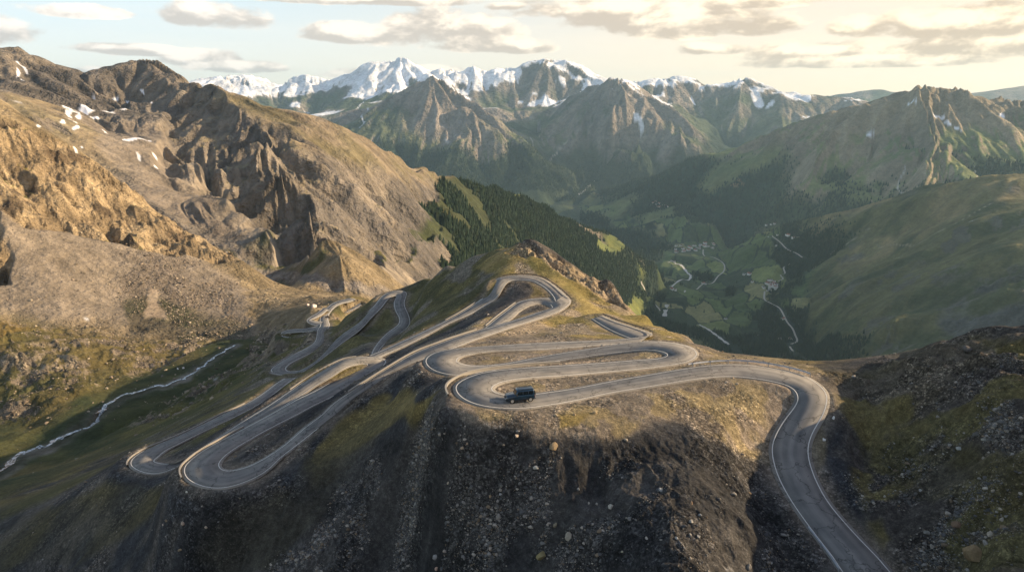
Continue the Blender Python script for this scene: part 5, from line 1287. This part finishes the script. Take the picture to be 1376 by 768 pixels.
#@@SKY
W = wn.nodes; WL = wn.links
def wm(op, a, b_=None, c_=None, clamp=False):
    n_ = W.new('ShaderNodeMath'); n_.operation = op; n_.use_clamp = clamp
    for i, q in enumerate((a, b_, c_)):
        if q is None: continue
        if isinstance(q, (int, float)): n_.inputs[i].default_value = q
        else: WL.new(q, n_.inputs[i])
    return n_.outputs[0]
def wmix(f, a, b_):
    n_ = W.new('ShaderNodeMixRGB')
    for i, q in enumerate((f, a, b_)):
        if isinstance(q, (int, float)): n_.inputs[i].default_value = q
        elif isinstance(q, tuple): n_.inputs[i].default_value = (*q, 1)
        else: WL.new(q, n_.inputs[i])
    return n_.outputs[0]
tcw = W.new('ShaderNodeTexCoord'); sp_ = W.new('ShaderNodeSeparateXYZ'); WL.new(tcw.outputs['Generated'], sp_.inputs[0])
dx, dy, dz = sp_.outputs
az = wm('ARCTAN2', dx, dy); hl = wm('SQRT', wm('ADD', wm('MULTIPLY', dx, dx), wm('MULTIPLY', dy, dy))); el = wm('DIVIDE', dz, wm('MAXIMUM', hl, .05))
def wnoise(sx_, sy_, scale, detail, off=0.0, rough_=.55, dist=0.0, da=0.0, de=0.0):
    cb_ = W.new('ShaderNodeCombineXYZ'); WL.new(wm('MULTIPLY_ADD', az, sx_, off+da*sx_), cb_.inputs[0]); WL.new(wm('MULTIPLY_ADD', el, sy_, de*sy_), cb_.inputs[1])
    n_ = W.new('ShaderNodeTexNoise'); n_.inputs['Scale'].default_value = scale; n_.inputs['Detail'].default_value = detail; n_.inputs['Roughness'].default_value = rough_; n_.inputs['Distortion'].default_value = dist
    WL.new(cb_.outputs[0], n_.inputs['Vector']); return n_.outputs['Fac']
def sst(x, a, b_):
    n_ = W.new('ShaderNodeMapRange'); n_.interpolation_type = 'SMOOTHSTEP'; n_.inputs['From Min'].default_value = a; n_.inputs['From Max'].default_value = b_; WL.new(x, n_.inputs['Value']); return n_.outputs[0]
EXPK = 1.0
# thin high veil: pale blue to the left, warm cream towards the sun and the horizon
warm = sst(az, -.60, .62)
low_ = wm('SUBTRACT', 1.0, sst(el, .0, .16), clamp=True)
veil = wmix(warm, (.43, .53, .56), (.60, .45, .29))
veil = wmix(wm('MULTIPLY', low_, .8), veil, wmix(warm, (.63, .55, .45), (.76, .54, .33)))
streak = sst(wnoise(2.0, 14.0, 1.6, 6, 3.0), .42, .68)
skyc = W.new('ShaderNodeVectorMath'); skyc.operation = 'SCALE'; WL.new(sky.outputs[0], skyc.inputs[0]); skyc.inputs['Scale'].default_value = .13
front = sst(dz, -.02, .0)
basec = wmix(.80, skyc.outputs[0], veil)
basec = wmix(wm('MULTIPLY', streak, .30), basec, wmix(warm, (.62, .61, .57), (.72, .58, .40)))
# cumulus banks: azimuth, elevation, half width, half height
CL = []
def cl(u, v, ru, rv):
    a_, b__ = ray(u, v); CL.append((math.atan(float(a_)), float(b__)*math.cos(math.atan(float(a_))), ru/F*1.2, rv/F*1.25))
for q in ((295,26,56,17),(108,16,54,9),(270,80,42,13),(200,70,60,7),(475,48,52,14),(590,46,100,26),(650,62,90,12),(700,66,50,9),(480,2,150,7),(830,14,150,16),(880,30,120,24),(960,40,90,15),(1090,72,50,9),(1190,72,140,17),(1270,38,110,20),(1340,36,80,17),(1160,85,120,8),(960,68,40,8),(330,92,60,8),(120,98,70,6),(1000,4,120,10),(1400,60,60,12),(680,10,30,6),(560,100,130,9),(150,66,60,6),
          (-150,40,120,20),(-400,80,160,26),(1550,50,120,24),(1800,30,150,30),(2100,70,160,20)): cl(*q)
nz_a = wnoise(1.0, 2.0, 10.0, 9, 0.0, .58, .2); nz_b = wnoise(1.0, 2.0, 10.0, 9, 0.0, .58, .2, da=.012, de=.014)
nz_c = wnoise(1.0, 1.8, 42.0, 5, 5.0, .6)
fld_ = None; fld2 = None; hgt_ = None
for (a0, e0, ra, re) in CL:
    xa = wm('MULTIPLY', wm('SUBTRACT', az, a0), 1/ra); ye = wm('MULTIPLY', wm('SUBTRACT', el, e0), 1/re)
    # flatter underneath: squash below the centre
    yb = wm('MULTIPLY', ye, wm('MULTIPLY_ADD', wm('LESS_THAN', ye, 0.0), .7, 1.0))
    f_ = wm('SUBTRACT', 1.0, wm('ADD', wm('MULTIPLY', xa, xa), wm('MULTIPLY', yb, yb)))
    g_ = wm('MULTIPLY', wm('MAXIMUM', f_, 0.0), ye)
    fld_ = f_ if fld_ is None else wm('MAXIMUM', fld_, f_)
    hgt_ = g_ if hgt_ is None else wm('ADD', hgt_, g_)
fld_ = wm('MAXIMUM', fld_, -1.0)
dens = wm('ADD', wm('MULTIPLY', fld_, 1.0), wm('MULTIPLY', wm('SUBTRACT', nz_a, .5), 4.2))
dens = wm('ADD', dens, wm('MULTIPLY', wm('SUBTRACT', nz_c, .5), .55))
cov = sst(dens, -.05, .55)
lit = wm('ADD', wm('MULTIPLY', wm('SUBTRACT', nz_a, nz_b), 4.0), wm('MULTIPLY', hgt_, 1.0))
lit = wm('ADD', lit, wm('MULTIPLY', wm('SUBTRACT', .45, cov), .25))
lit = sst(lit, -.35, .50)
dark_c = wmix(warm, (.40, .37, .34), (.40, .31, .22)); lite_c = wmix(warm, (.74, .66, .58), (.86, .70, .49))
ccol = wmix(lit, dark_c, lite_c)
final = wmix(wm('MULTIPLY', cov, .92), basec, ccol)
hi_ = sst(el, .22, .60)
final = wmix(hi_, final, wmix(.25, skyc.outputs[0], final))
final = wmix(front, skyc.outputs[0], final)
WL.new(final, bg.inputs['Color']); bg.inputs['Strength'].default_value = 1.0
sc = bpy.context.scene
sc.view_settings.view_transform = 'Standard'; sc.view_settings.look = 'None'; sc.view_settings.gamma = 1; sc.view_settings.exposure = .88
sc.render.engine = 'CYCLES'
sc.cycles.use_denoising = True; sc.cycles.max_bounces = 4; sc.cycles.diffuse_bounces = 2; sc.cycles.volume_bounces = 0
sc.cycles.use_adaptive_sampling = True; sc.cycles.adaptive_threshold = .02
print('script done', time.time()-T0)
# the air: one closed box of thin haze
hm = bpy.data.materials.new('haze'); hm.use_nodes = True; hn = hm.node_tree
hn.nodes.remove(hn.nodes['Principled BSDF'])
pv = hn.nodes.new('ShaderNodeVolumePrincipled'); pv.inputs['Color'].default_value = (.52, .80, 1.0, 1)
pv.inputs['Density'].default_value = 1.75e-5; pv.inputs['Anisotropy'].default_value = .2
hn.links.new(pv.outputs[0], hn.nodes['Material Output'].inputs['Volume'])
x0, x1, y0, y1, z0, z1 = -42000, 42000, -600, 33500, float(Z.min())-5, float(max(Z.max(), 0))+60
hv = np.array([(x, y, z) for z in (z0, z1) for y in (y0, y1) for x in (x0, x1)], float)
hf = np.array([(0,2,3,1),(4,5,7,6),(0,1,5,4),(2,6,7,3),(0,4,6,2),(1,3,7,5)])
hz = np_mesh('haze', hv, hf, hm, smooth_=False); hz['kind'] = 'stuff'; hz['label'] = 'pale haze hanging in the valley air'; hz['category'] = 'haze'
